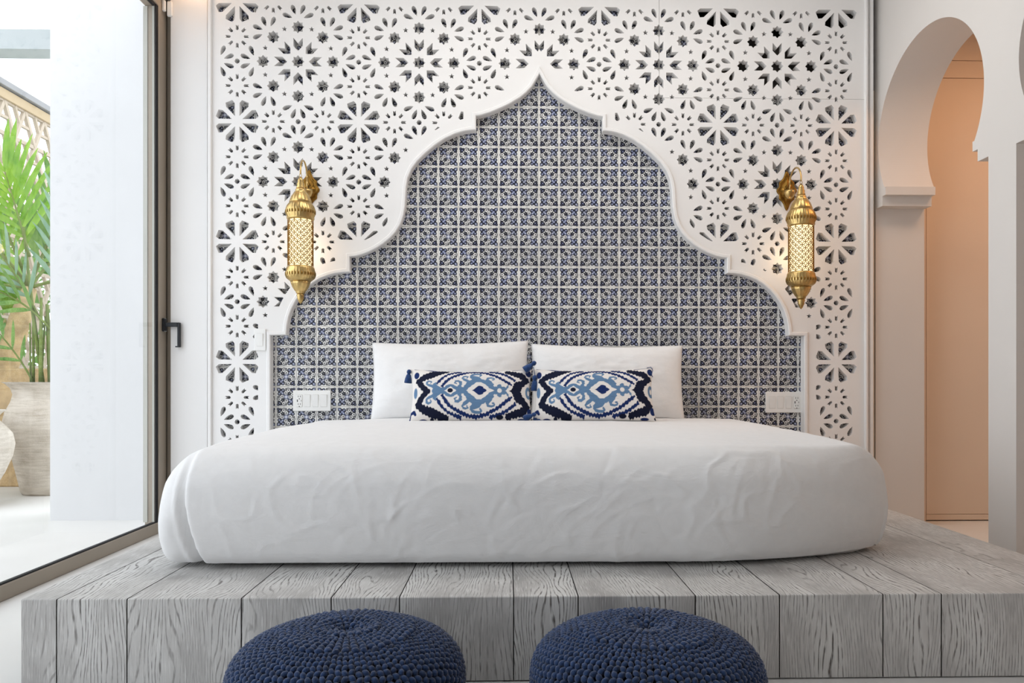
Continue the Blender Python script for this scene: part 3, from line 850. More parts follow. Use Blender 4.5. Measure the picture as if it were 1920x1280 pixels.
def ikat(x, y):
    dy = np.abs(y - 452); sm = np.clip((dy - 40) / 160, 0, 1); sm = sm * sm * (3 - 2 * sm)
    yy = 452 - dy * np.where(y > 452, 1 - 0.19 * sm, 1.0)
    ser = 5.0 * np.sign(np.sin(x / 6.5)) * np.abs(np.sin(x / 6.5)) + 3.0 * np.sin(x / 17.0 + yy / 9.0)
    sx = x + 4.0 * np.sin(yy / 5.5)
    col = np.tile(LW, x.shape + (1,))
    def put(d, c, aa=5.0):
        m = np.clip(0.5 - d / aa, 0, 1)[..., None]; nonlocal col
        col = col * (1 - m) + c * m
    B = poly_d(sx, yy, [(815, 470), (818, 415), (880, 338), (940, 310), (1010, 296), (1090, 308), (1150, 330), (1205, 372), (1245, 420), (1262, 470)])
    for pts, w in (([(1020, 310), (965, 290), (930, 268), (940, 240), (985, 228), (1040, 226), (1062, 245), (1040, 262)], [40, 36, 22, 16, 14, 13, 11, 8]),
                   ([(1195, 380), (1160, 340), (1135, 312), (1148, 290), (1190, 284), (1228, 292), (1226, 312), (1205, 312)], [30, 28, 16, 12, 11, 10, 9, 7]),
                   ([(900, 340), (845, 312), (815, 292), (822, 270), (856, 262), (884, 270), (874, 290)], [20, 17, 13, 11, 10, 9, 7]),
                   ([(800, 450), (740, 440), (690, 400)], [42, 34, 24]), ([(740, 425), (782, 392), (792, 350), (762, 328), (722, 330), (712, 352), (735, 362)], [14, 20, 18, 13, 11, 9, 8]),
                   ([(475, 425), (410, 385), (352, 362), (340, 335), (366, 318), (404, 326), (396, 346)], [24, 18, 14, 11, 10, 9, 7]), ([(500, 420), (440, 372), (462, 350), (482, 362)], [24, 18, 13, 9]),
                   ([(440, 452), (570, 452)], [30, 46]), ([(1370, 440), (1400, 410), (1415, 385)], [14, 13, 9])):
        B = np.minimum(B, seg_d(sx, yy, pts, w))
    B = np.minimum(B, ell(sx, yy, 655, 452, 92, 82)); B = np.minimum(B, ell(sx, yy, 1300, 452, 62, 62)); B = np.minimum(B, ell(sx, yy, 1300, 396, 30, 28))
    B = np.minimum(B, ell(sx, yy, 1352, 425, 30, 26)); B = np.minimum(B, ell(sx, yy, 1250, 425, 28, 26))
    put(B, LB)
    put(poly_d(sx, yy, [(570, 455), (618, 425), (655, 398), (695, 425), (738, 455)]), LW)
    put(ell(x, y, 653, 450, 36, 28), LN)
    put(poly_d(sx, yy, [(862, 455), (900, 415), (940, 388), (1000, 345), (1060, 345), (1130, 385), (1160, 420), (1238, 455)]), LW)
    put(np.minimum(ell(sx, yy, 1040, 452, 60, 60), poly_d(sx, yy, [(932, 456), (985, 425), (1100, 425), (1138, 456)])), LR)
    put(ell(x, y, 1300, 452, 30, 30), LW)
    for pts, w in (([(545, 395), (585, 345), (640, 295), (700, 262), (800, 222), (900, 196), (1000, 188), (1120, 208), (1260, 262), (1370, 322), (1450, 368)], 17),
                   ([(490, 342), (550, 280), (620, 232), (700, 205), (790, 184)], 16), ([(1180, 186), (1290, 206), (1390, 242), (1500, 310)], 17)):
        put(seg_d(sx, yy + ser, pts, w), LR)
    put(seg_d(sx, yy + ser, [(620, 184), (500, 205), (400, 232), (310, 262), (232, 312), (285, 385), (352, 456)], [18, 38, 48, 44, 36, 34, 42]), LN)
    put(seg_d(sx, yy + ser, [(1400, 190), (1510, 218), (1600, 240), (1668, 295), (1600, 345), (1545, 380), (1520, 456)], [28, 38, 46, 34, 38, 58, 64]), LN)
    put(poly_d(sx, yy, [(1412, 458), (1470, 425), (1490, 380), (1560, 380), (1560, 458)]), LN)
    put(poly_d(sx, yy, [(1572, 458), (1650, 345), (1730, 300), (1740, 458)]), LW)
    put(np.maximum(ell(x, y, 1684, 452, 40, 80), -ell(x, y, 1684, 452, 14, 34)), LB)
    put(ell(x, y, 196, 460, 24, 70), LB)
    for d_, c_ in ((ell(x, y, 205, 225, 34, 46), LR), (seg_d(x, y, [(110, 795), (130, 725), (178, 705), (198, 738)], [26, 18, 22, 16]), LR), (ell(x, y, 300, 822, 62, 26), LR),
                   (ell(x, y, 418, 803, 26, 18), LN), (ell(x, y, 560, 800, 70, 40), LN), (ell(x, y, 1700, 712, 38, 52), LR), (ell(x, y, 1690, 190, 38, 46), LR), (ell(x, y, 1590, 808, 56, 16), LR),
                   (ell(x, y, 1300, 780, 50, 24), LN), (seg_d(x, y, [(180, 118), (270, 118), (400, 162), (500, 178)], [16, 14, 12, 5]), LR), (seg_d(x, y, [(1480, 152), (1600, 128), (1740, 108)], [8, 14, 12]), LR),
                   (seg_d(x, y, [(620, 168), (900, 166), (1300, 168)], 5), LN), (ell(x, y, 1755, 800, 40, 24), LN)): put(d_, c_)
    return col
def tassel(parent, loc, rot, s=1.0, name='tassel'):
    mb = MB(); mb.lathe([(0.0001, 0.0), (0.006, -0.002), (0.010, -0.010), (0.009, -0.017), (0.006, -0.021), (0.010, -0.027), (0.014, -0.042), (0.0165, -0.062), (0.013, -0.064), (0.0001, -0.060)], 22, (0, 0, 0), 11, 0.10)
    o = mb.build(name, M['tassel'], parent, True); o.location = loc; o.rotation_euler = rot; o.scale = (s, s, s)
    return o
CYY = -0.50
CW, CH = 0.557, 0.256
for ci_, (uc, vb, lab, rz, ry, tas) in enumerate((
        (883.5, 792.5, 'blue and white ikat lumbar cushion with a tassel hanging at its top left corner', 0.03, 0.0, 'L'),
        (1114, 786.5, 'blue and white ikat lumbar cushion with a bare cord loop at its top right corner', -0.05, -0.008, 'R'))):
    p = at(uc, vb, y=CYY)
    cu = empty('lumbar_cushion', (p.x, CYY, p.z + (0.002 if tas == 'L' else -0.008))); cu.rotation_euler = (math.radians(-20), ry, rz)
    tag(cu, lab, 'cushion', 'patterned cushions in front of the pillows')
    nu, nv = 420, 190
    V, F = pillow_mesh(CW, CH, 0.12, nu, nv, 0.05, 0.13, 2.2 + ci_, 0.0, 0.3)
    o = mk('cover', V, F, M['ikat'], cu, True)
    uu, vv = np.meshgrid(np.linspace(-1, 1, nu + 1), np.linspace(-1, 1, nv + 1))
    ax = 928 + (775 + 40 * vv ** 2) * uu; ay = 462 - vv * np.where(vv > 0, 300 + 48 * uu ** 2, 352 + 8 * uu ** 2)
    c0 = ikat(ax, ay).reshape(-1, 3); c1 = np.tile(LW, (len(c0), 1))
    cc = np.concatenate([np.concatenate([c0, c1]), np.ones((2 * len(c0), 1))], 1).astype(np.float32)
    at_ = o.data.color_attributes.new('print', 'FLOAT_COLOR', 'POINT'); at_.data.foreach_set('color', cc.ravel())
    o.data.polygons.foreach_set('use_smooth', [True] * len(o.data.polygons))
    if tas == 'L':
        tassel(cu, (-CW / 2 - 0.005, -0.01, CH - 0.005), (0.35, 0.10, 0), 1.0); tassel(cu, (CW / 2 + 0.012, -0.02, CH * 0.86), (0.35, 0.02, 0), 1.15)
        tassel(cu, (CW / 2 + 0.002, -0.01, 0.012), (0.35, -1.45, 0), 0.8)
        MB().tube([(CW / 2 - 0.012, 0, CH - 0.004), (CW / 2 + 0.006, -0.015, CH + 0.004), (CW / 2 + 0.012, -0.02, CH * 0.86)], 0.0016, 6).build('cord', M['tassel'], cu)
    else:
        tassel(cu, (-CW / 2 + 0.018, -0.045, CH + 0.018), (0.2, 0.95, 0), 1.05); tassel(cu, (-CW / 2 + 0.018, -0.04, 0.026), (0.3, 1.25, 0), 0.95)
        MB().tube([(CW / 2 - 0.03, -0.01, CH - 0.004), (CW / 2 - 0.012, -0.012, CH - 0.001), (CW / 2 - 0.004, -0.012, CH - 0.016), (CW / 2 - 0.010, -0.012, CH - 0.036), (CW / 2 - 0.018, -0.012, CH - 0.020), (CW / 2 - 0.006, -0.012, CH - 0.05)], 0.0017, 6).build('cord_loop', M['tassel'], cu)

# ------------------------------------------------------------------ wall plates
def plate(u0, v0, u1, v1, ypl, label, items, grp=None):
    a, b = at(u0, v1, y=ypl), at(u1, v0, y=ypl)
    o = empty('switch_plate', ((a.x + b.x) / 2, ypl, (a.z + b.z) / 2)); tag(o, label, 'switch plate', grp)
    w_, h_ = (b.x - a.x) / 2, (b.z - a.z) / 2
    MB().box(-w_, w_, 0.0, 0.010, -h_, h_, 0.002).build('cover_plate', M['plastic'], o)
    for kind, fx0, fx1 in items:
        x0, x1 = -w_ + 2 * w_ * fx0, -w_ + 2 * w_ * fx1; zz = h_ * 0.58
        MB().box(x0 - 0.0008, x1 + 0.0008, -0.0004, 0.001, -zz - 0.0008, zz + 0.0008).build('module_gap', M['frame_light'], o)
        if kind == 's':
            rk = MB().add([(x0, -0.001, -zz), (x1, -0.001, -zz), (x1, -0.003, 0), (x0, -0.003, 0), (x1, -0.0055, zz), (x0, -0.0055, zz), (x0, 0.0005, -zz), (x1, 0.0005, -zz), (x1, 0.0005, zz), (x0, 0.0005, zz)],
                          [(0, 1, 2, 3), (3, 2, 4, 5), (0, 3, 5, 9, 6), (1, 7, 8, 4, 2), (5, 4, 8, 9), (6, 7, 1, 0)])
            rk.build('rocker_switch', M['plastic'], o)
        else:
            ou = MB().box(x0, x1, -0.003, 0.001, -zz, zz, 0.0008).build('outlet', M['plastic'], o)
            sl = MB(); xm = (x0 + x1) / 2
            for zc in (zz * 0.72, -zz * 0.55):
                for sx in (-0.0055, 0.0055): sl.box(xm + sx - 0.0012, xm + sx + 0.0012, -0.0034, 0, zc - 0.004, zc + 0.004)
                sl.box(xm - 0.0022, xm + 0.0022, -0.0034, 0, zc - 0.0145, zc - 0.0100)
            sl.box(xm - 0.0115, xm - 0.0075, -0.0034, 0, -0.006, 0.006).box(xm + 0.0085, xm + 0.0105, -0.0034, 0, -0.004, 0.004)
            sl.build('socket_slots', M['slot'], ou)
    return o
plate(476.5, 616.5, 498, 657, YF - 0.010, 'white single rocker switch plate on the pierced screen left of the niche', [('s', 0.24, 0.76)])
plate(549, 731.5, 620, 770.5, -0.010, 'white plate with outlet and three switches on the tiles left of the pillows', [('o', 0.10, 0.25), ('s', 0.31, 0.46), ('s', 0.53, 0.67), ('s', 0.74, 0.90)])
plate(1436, 734.5, 1503, 773.5, -0.010, 'white plate with three switches and outlet on the tiles right of the pillows', [('s', 0.10, 0.26), ('s', 0.33, 0.48), ('s', 0.56, 0.71), ('o', 0.79, 0.93)])

# ------------------------------------------------------------------ brass wall lanterns
YLAN = -0.235
def lantern(name, u, v_top, plate_u, plate_v, label):
    c = at(u, 460, y=YLAN); bp = at(plate_u, plate_v, y=YF)
    S = FPX / (4.1017 + YLAN)                       # pixels per metre there
    root = empty(name, (c.x, YLAN, 0)); tag(root, label, 'wall lamp', 'brass wall lanterns')
    zt = CZ + (V0 - v_top) / S                      # top of the glass cylinder
    k = 1.0 / S
    R = 23 * k
    Lg = 93 * k
    # lit inner glass and the pierced sleeve round it
    mb = MB().lathe([(R * 0.90, zt - Lg), (R * 0.90, zt)], 40); mb.build('glass_cylinder', M['lamp'], root, True)
    sl = MB(); N, rows = 12, 14
    step = 2 * PI * R / N
    nr = int(round(Lg / step))
    pz = Lg / nr
    for i in range(N):
        for j in range(nr):
            for ox, oz in ((0, 0), (0.5, 0.5)):
                if oz and j == nr - 1: continue
                cz = zt - Lg + (j + 0.5 + oz) * pz; ca = 2 * PI * (i + ox) / N
                rr = step * 0.50
                ring = []
                for q in range(20):
                    t_ = 2 * PI * q / 20; a_ = ca + rr * math.cos(t_) / R
                    ring.append((R * math.cos(a_), R * math.sin(a_), cz + rr * math.sin(t_)))
                sl.tube(ring, 0.0017, 4, closed=True)
    sl.build('pierced_sleeve', M['brass_dark'], root, True)
    # fluted collar with beads, dome, finial above; mirrored below
    def zz(px): return zt + px * k
    top = [(R * 1.02, zz(-3)), (R * 1.10, zz(0)), (R * 1.04, zz(3)), (26.5 * k, zz(9)), (27 * k, zz(14)), (25.5 * k, zz(19)), (24 * k, zz(23)), (22 * k, zz(27)), (20.5 * k, zz(29))]
    MB().lathe(top, 84, (0, 0, 0), 28, 0.035, (zz(3), zz(24))).build('top_collar', M['brass'], root, True)
    dome = [(20.5 * k, zz(29)), (19.5 * k, zz(33)), (17 * k, zz(40)), (12.5 * k, zz(47)), (9.0 * k, zz(52)), (9.6 * k, zz(53.5)), (7.5 * k, zz(56))]
    MB().lathe(dome, 48, (0, 0, 0), 12, 0.03).build('top_dome', M['brass'], root, True)
    fin = [(7.5 * k, zz(56)), (8.0 * k, zz(58)), (6.4 * k, zz(61)), (7.2 * k, zz(64)), (5.0 * k, zz(68)), (5.6 * k, zz(70)), (3.5 * k, zz(75)), (1.5 * k, zz(78))]
    MB().lathe(fin, 24).build('top_finial', M['brass'], root, True)
    zb = zt - Lg
    def zy(px): return zb - px * k
    col_ = [(R * 1.02, zy(-4)), (R * 1.10, zy(-1)), (25 * k, zy(3)), (27 * k, zy(8)), (27 * k, zy(13)), (25 * k, zy(18)), (21 * k, zy(22)), (18.5 * k, zy(24))]
    MB().lathe(col_[::-1], 84, (0, 0, 0), 28, 0.035, (zy(21), zy(2))).build('bottom_collar', M['brass'], root, True)
    bd = [(18.5 * k, zy(24)), (17 * k, zy(29)), (15 * k, zy(34)), (11.5 * k, zy(40)), (8.0 * k, zy(44)), (8.6 * k, zy(45.5)), (6.4 * k, zy(47))]
    MB().lathe(bd[::-1], 48, (0, 0, 0), 12, 0.03).build('bottom_dome', M['brass'], root, True)
    bf = [(6.4 * k, zy(47)), (7.4 * k, zy(50)), (6.0 * k, zy(53)), (6.6 * k, zy(55)), (4.2 * k, zy(60)), (3.0 * k, zy(63)), (0.2 * k, zy(66))]
    MB().lathe(bf[::-1], 24).build('bottom_finial', M['brass'], root, True)
    bd1, bd2 = MB(), MB()
    for i in range(28):
        a_ = 2 * PI * (i + 0.5) / 28
        Mr = Matrix.Rotation(a_, 3, 'Z')
        bd1.ball((26.8 * k * math.cos(a_), 26.8 * k * math.sin(a_), zz(11.5)), 1.2 * k, 1.5 * k, 3.4 * k, 6, 4, Mr)
        bd2.ball((26.8 * k * math.cos(a_), 26.8 * k * math.sin(a_), zy(10.5)), 1.2 * k, 1.5 * k, 3.4 * k, 6, 4, Mr)
    bd1.build('collar_beads', M['brass_dark'], root, True); bd2.build('collar_beads', M['brass_dark'], root, True)
    # wall plate, cup, swan-neck arm, hook and link
    dx, dz = bp.x - c.x, bp.z; yw = YF - YLAN
    pts = []
    for i in range(64):
        a_ = 2 * PI * i / 64
        r_ = 1 + 0.09 * math.cos(8 * a_)
        w_, h_ = 0.048 * r_, 0.060 * r_
        h2 = h_ * (1.0 + 0.55 * max(0, abs(math.sin(a_)) - 0.8) / 0.2)
        pts.append((w_ * math.cos(a_), h2 * math.sin(a_)))
    v, f = [], []
    for sc_, yy in ((1.0, -0.0005), (1.0, -0.006), (0.90, -0.011), (0.74, -0.008), (0.60, -0.008), (0.48, -0.013), (0.20, -0.015)):
        v += [(dx + a * sc_, yw + yy, dz + b * sc_) for a, b in pts]
    for i in range(6): f += [(i * 64 + q, i * 64 + (q + 1) % 64, (i + 1) * 64 + (q + 1) % 64, (i + 1) * 64 + q)[::-1] for q in range(64)]
    f.append(tuple(6 * 64 + q for q in range(64)))
    mk('back_plate', v, f, M['brass_dark'], root, True)
    cupc = (dx, yw - 0.045, dz - 0.012)
    MB().lathe([(0.0005, -0.040), (0.012, -0.037), (0.022, -0.026), (0.027, -0.010), (0.028, 0.004), (0.025, 0.004), (0.0005, 0.000)], 28, cupc).build('cup', M['brass'], root, True)
    MB().tube([(dx, yw - 0.005, dz - 0.02), (dx, yw - 0.03, dz - 0.02)], 0.010, 12).build('bracket', M['brass_dark'], root, True)
    ztop = CZ + (V0 - (v_top - 115)) / S; zhook = zz(84)
    A0 = Vector((dx, yw - 0.045, dz - 0.012)); A3 = Vector((0, 0, zhook))
    arm = [A0, A0 + Vector((0, -0.002, (ztop - A0.z) * 0.45))]
    r2 = (A0.xy - A3.xy).length / 2; midp = (A0.xy + A3.xy) / 2; zc_ = ztop - r2 * 0.95
    for i in range(13):
        t_ = PI * i / 12
        q = midp + (A0.xy - midp) * math.cos(t_)
        arm.append(Vector((q.x, q.y, zc_ + r2 * 0.95 * math.sin(t_))))
    arm += [Vector((0, 0, zhook + 0.005)), A3]
    MB().tube(arm, 0.0042, 10).build('swan_neck_arm', M['brass'], root, True)
    ln = MB().tube([(0.0055 * math.cos(2 * PI * q / 12), 0, zz(80) + 0.010 * math.sin(2 * PI * q / 12)) for q in range(12)], 0.0016, 6, closed=True)
    ln.tube([(0, 0.005 * math.cos(2 * PI * q / 12), zz(86) + 0.008 * math.sin(2 * PI * q / 12)) for q in range(12)], 0.0016, 6, closed=True)
    ln.build('chain_link', M['brass'], root, True)
    pl = point_light(name + '_bulb', (c.x + (0.0), YLAN + R * 1.6, zt - Lg * 0.55), 0.30, (1.0, 0.66, 0.34), 0.03)
    return root
lantern('wall_lantern', 563.5, 412, 580, 356, 'brass wall lantern with pierced lit cylinder beside the glass door')
lantern('wall_lantern', 1502, 419.5, 1474.5, 358, 'brass wall lantern with pierced lit cylinder beside the arched doorway')

# ------------------------------------------------------------------ knitted poufs
RP, HP, EXP = 0.240, 0.116, 2.7
def pouf_prof(s):
    """point on the cross-section; s = angle from the top"""
    a = abs(math.cos(s)) ** (2 / EXP); b = abs(math.sin(s)) ** (2 / EXP)
    r_, z_ = RP * b, HP + HP * a * (1 if math.cos(s) >= 0 else -1)
    z_ -= 0.014 * math.exp(-(r_ / 0.035) ** 2) if math.cos(s) > 0 else 0
    return r_, z_
S_ = [pouf_prof(PI * i / 400) for i in range(401)]
arc = [0.0]
for i in range(400): arc.append(arc[-1] + math.hypot(S_[i + 1][0] - S_[i][0], S_[i + 1][1] - S_[i][1]))
def on_arc(s):
    i = max(0, min(399, int(np.searchsorted(arc, s)) - 1)); t_ = (s - arc[i]) / max(1e-9, arc[i + 1] - arc[i])
    a, b = S_[i], S_[i + 1]
    r_, z_ = a[0] + (b[0] - a[0]) * t_, a[1] + (b[1] - a[1]) * t_
    d_ = Vector((b[0] - a[0], b[1] - a[1])).normalized()
    return r_, z_, d_
kn = MB()
r2_ = random.Random(3)
LEV = ((0.010, 12), (0.034, 24), (0.068, 48), (0.140, 96))     # rows are added as the circle widens
for li, (rs_, K) in enumerate(LEV):
    for i in range(K):
        if li and i % 2 == 0: continue                          # these rows started further in
        a0_ = 2 * PI * (i + 0.5 * 0) / K
        s_ = next(q for q in np.arange(0.0, 1.0, 0.002) if on_arc(q)[0] >= rs_)
        ph = r2_.uniform(0, 2 * PI); pts_, rad = [], []
        while s_ < arc[-1] * 0.66:
            r_, z_, d_ = on_arc(s_)
            Kh = max(k_ for q_, k_ in LEV if r_ >= q_ - 1e-6)
            sp = 2 * PI * r_ / Kh
            wob = math.sin(2 * PI * s_ / 0.0265 + ph)
            a_ = a0_ + wob * 0.24 * sp / max(r_, 0.01)
            e_r = Vector((math.cos(a_), math.sin(a_), 0)); e_z = Vector((0, 0, 1))
            nor = e_r * (-d_.y) + e_z * d_.x
            bul = math.cos(4 * PI * s_ / 0.0265 + 2 * ph)
            pts_.append(e_r * r_ + e_z * z_ + nor * (0.0022 + 0.0019 * bul))
            rad.append(min(0.0080, sp * 0.42) * (1 + 0.14 * bul))
            s_ += 0.0265 / 14
        if len(pts_) > 3: kn.tube(pts_, rad, 7)
knit = None
core_prof = [(max(0.0002, r_ - 0.004), z_) for r_, z_ in S_[::12]]
def pouf(u, d, z0, label, rz):
    global knit
    p = at(u, 1200, y=CY + d)
    root = empty('knitted_pouf', (p.x, CY + d, 0), rz); tag(root, label, 'pouf', 'navy knitted poufs at the foot of the platform')
    MB().lathe(core_prof[::-1], 64, (0, 0, -0.002)).build('filled_core', M['yarn_core'], root, True)
    if knit is None:
        knit = kn.build('knitted_cover', M['yarn'], root, True)
    else:
        c_ = knit.copy(); COL.objects.link(c_); c_.parent = root
    return root
pouf(652, 1.705, 0, 'navy chunky-knit pouf on the floor, left one of the pair against the platform', 0.3)
pouf(1212, 1.705, 0, 'navy chunky-knit pouf on the floor, right one of the pair against the platform', 1.37)
pouf(950, 1.20, 0, 'navy chunky-knit pouf whose top edge just shows between the pair at the bottom', 2.2)

# ------------------------------------------------------------------ outside
ter = MB().box(-9, XL - 0.16, -7, 9, -0.12, -0.002)
structure('terrace_floor', ter, M['terrace'])
ow = MB().box(at(94, 500, y=0.30).x, XL - 0.02, 0.30, 0.62, -0.05, 3.6)
structure('wall_outside', ow, M['plaster_outside'])
structure('trim_1', MB().box(XL - 0.10, XL - 0.02, -0.0, 0.30, 0.0, 3.0), M['plaster_outside'])
b0 = at(40, 110, y=0.95).z; b1 = at(40, 74, y=0.95).z
bmo = MB().box(-7.0, -2.2, 0.80, 0.95, b0, b1).build('pergola_beam', M['beam_grey']); tag(bmo, 'pale grey horizontal beam crossing the sky beside the white outside wall', 'beam')
bmo2 = MB().box(-7.0, -6.85, 0.80, 0.95, -0.01, b0)
bmo2.build('post', M['beam_grey'], bmo)

# screen fence running away from the house
FX = CX - 4.4
fence = empty('screen_fence', (FX, 2.5, 0)); tag(fence, 'tall beige geometric screen fence with tan beam and grey cap, behind the palms', 'fence')
ft = (at(2, 149, x=FX).z + at(93, 207, x=FX).z) / 2
FY0, FY1 = 0.6, 6.0
def fbox(name, mat, x0, x1, z0, z1):
    o = MB().box(x0 - FX, x1 - FX, FY0 - 2.5, FY1 - 2.5, z0, z1, 0.004).build(name, mat, fence); return o
fbox('cap', M['cap_grey'], FX - 0.10, FX + 0.06, ft - 0.055, ft)
fbox('beam', M['beam_tan'], FX - 0.06, FX + 0.03, ft - 0.15, ft - 0.065)
fbox('bottom_rail', M['screen_paint'], FX - 0.04, FX + 0.02, 0.80, 0.88)
fbox('base_wall', M['tan_stone'], FX - 0.10, FX + 0.06, 0.0, 0.80)
bars = MB(); zlo, zhi = 0.88, ft - 0.15; cell = 0.30
def bar(y0, z0, y1, z1, w_=0.017, dx=0.0):
    d = Vector((y1 - y0, z1 - z0)); L = d.length
    if L < 1e-4: return
    d /= L; n_ = Vector((-d.y, d.x)) * w_
    q = [(y0 + n_.x, z0 + n_.y), (y0 - n_.x, z0 - n_.y), (y1 - n_.x, z1 - n_.y), (y1 + n_.x, z1 + n_.y)]
    v = [(x_, a, b) for x_ in (-0.018 - dx, 0.006 + dx) for a, b in q]
    bars.add(v, [(0, 1, 2, 3), (7, 6, 5, 4), (0, 4, 5, 1), (1, 5, 6, 2), (2, 6, 7, 3), (3, 7, 4, 0)])
ny = int((FY1 - FY0) / cell); nz = int((zhi - zlo) / (cell * 0.866))
rh = (zhi - zlo) / nz
for j in range(nz + 1):
    zz_ = zlo + j * rh
    for i in range(ny):
        yy = FY0 - 2.5 + (i + (0.5 if j % 2 else 0)) * cell
        if j < nz:
            bar(yy, zz_, yy + cell / 2, zz_ + rh, 0.017, 0.002); bar(yy, zz_, yy - cell / 2, zz_ + rh, 0.017, 0.004)
            bar(yy + cell * 0.25, zz_ + rh * 0.5, yy + cell * 0.75, zz_ + rh * 0.5, 0.012, 0.001)
            bar(yy, zz_ + rh, yy + cell * 0.25, zz_ + rh * 0.5, 0.012, 0.003)
        bar(yy, zz_, yy + cell, zz_)
o = bars.build('screen_infill', M['screen_paint'], fence)
# low tan planter wall behind the pots
yw_ = CY + 5.80
pw = MB().box(-3.93, at(140, 800, y=yw_).x, yw_, yw_ + 0.22, -0.002, CZ + (V0 - 691) * 5.8 / FPX, 0.01).build('planter_wall', M['tan_stone']); tag(pw, 'low tan stone planter wall behind the clay pots', 'wall')

def pot(u, d, v_base, prof, label):
    p = at(u, v_base, y=CY + d)
    k = d / FPX
    root = empty('clay_pot', (p.x, CY + d, -0.002)); tag(root, label, 'pot')
    pr = [(r * k, (v_base - v_) * k) for r, v_ in prof]
    inner = [(max(0.01, r - 0.02), z) for r, z in pr[::-1]][:4]
    MB().lathe(pr + inner, 48).build('vessel', M['terracotta'], root, True)
    MB().lathe([(inner[2][0], inner[2][1] - 0.01), (0.001, inner[2][1] - 0.005)], 32).build('soil', M['slot'], root, True)
    return root
tall_pot = pot(96, 5.50, 920, [(45, 920), (49, 914), (55, 885), (63, 850), (71, 820), (76, 798), (76.5, 785), (73, 770), (64, 752), (60.5, 738), (64, 727), (72, 719), (78, 715.5)], 'tall pale clay pot with flared rim, standing next to the white outside wall')
pot(-72, 4.85, 948, [(40, 948), (50, 918), (68, 885), (80, 855), (84, 832), (80, 812), (68, 797), (58, 787), (57, 780), (64, 773), (71, 768)], 'rounder pale clay pot partly cut off by the picture edge')

# palm in the tall pot: canes, arching fronds with folded leaflets
def frond_geo(base, dirv, L, droop, nl, ll, lw, updir=Vector((0, 0, 1)), spread=1.0, r0=0.006):
    """returns stalk points and a list of leaflets (verts, faces)"""
    dirv = dirv.normalized(); pts = []; p = Vector(base); d = dirv.copy(); n_ = 14
    for i in range(n_ + 1):
        pts.append(p.copy()); p = p + d * (L / n_); d = (d + Vector((0, 0, -droop / n_))).normalized()
    leaves = []
    for i in range(nl):
        f_ = 0.22 + 0.78 * i / (nl - 1); q = f_ * n_; a = min(n_ - 1, int(q)); P_ = pts[a].lerp(pts[a + 1], q - a); tg = (pts[a + 1] - pts[a]).normalized()
        side = tg.cross(updir)
        if side.length < 0.05: side = tg.cross(Vector((1, 0, 0)))
        side.normalize()
        for sg in (-1, 1):
            ang = math.radians(52 - 34 * f_) * spread
            ld = (tg * math.cos(ang) + side * sg * math.sin(ang)).normalized()
            ln_ = ll * (1 - 0.35 * abs(f_ - 0.45)) * rng.uniform(0.85, 1.1)
            w_ = lw * rng.uniform(0.85, 1.1); nn_ = ld.cross(tg.cross(side)).normalized() if True else None
            wv = ld.cross(updir).normalized() if ld.cross(updir).length > 0.05 else side
            up_ = wv.cross(ld).normalized()
            V_, F_ = [], []
            prof_ = [(0, 0.25), (0.2, 0.9), (0.45, 1.0), (0.75, 0.7), (1.0, 0.04)]
            for t_, wf in prof_:
                c_ = P_ + ld * ln_ * t_ + Vector((0, 0, -0.16 * ln_ * t_ * t_))
                V_ += [c_ - wv * w_ * wf + up_ * w_ * wf * 0.35, c_, c_ + wv * w_ * wf + up_ * w_ * wf * 0.35]
            for k_ in range(4):
                o_ = 3 * k_; F_ += [(o_, o_ + 1, o_ + 4, o_ + 3), (o_ + 1, o_ + 2, o_ + 5, o_ + 4)]
            leaves.append((V_, F_))
    return pts, leaves
def palm(name, loc, label, cane_h, fronds, mats, canes, seed, single=0, cane_mat='stem'):
    global rng
    rng = random.Random(seed)
    root = empty(name, loc); tag(root, label, 'palm')
    for (dx, dy, h, r) in canes:
        lean = Vector((rng.uniform(-0.04, 0.04), rng.uniform(-0.04, 0.04), 0))
        MB().tube([Vector((dx, dy, 0)) + lean * t_ + Vector((0, 0, h * t_)) for t_ in (0, 0.25, 0.5, 0.75, 1.0)], [r, r * 0.95, r * 0.85, r * 0.8, r * 0.6], 8).build('cane', M[cane_mat], root, True)
    for i, (dx, dy, dz, dv, L, droop, nl, ll, lw, mt, up) in enumerate(fronds):
        pts, lv = frond_geo((dx, dy, dz), Vector(dv), L, droop, nl, ll, lw, Vector(up))
        mb = MB().tube(pts, [0.008 - 0.006 * k_ / 14 for k_ in range(15)], 6)
        fr = mb.build('frond', M['stem'], root, True)
        for V_, F_ in lv: mk('leaflet', V_, F_, M[mt], fr, True)
    return root
pp = at(96, 716, y=CY + 5.5)
potz = pp.z - 0.05
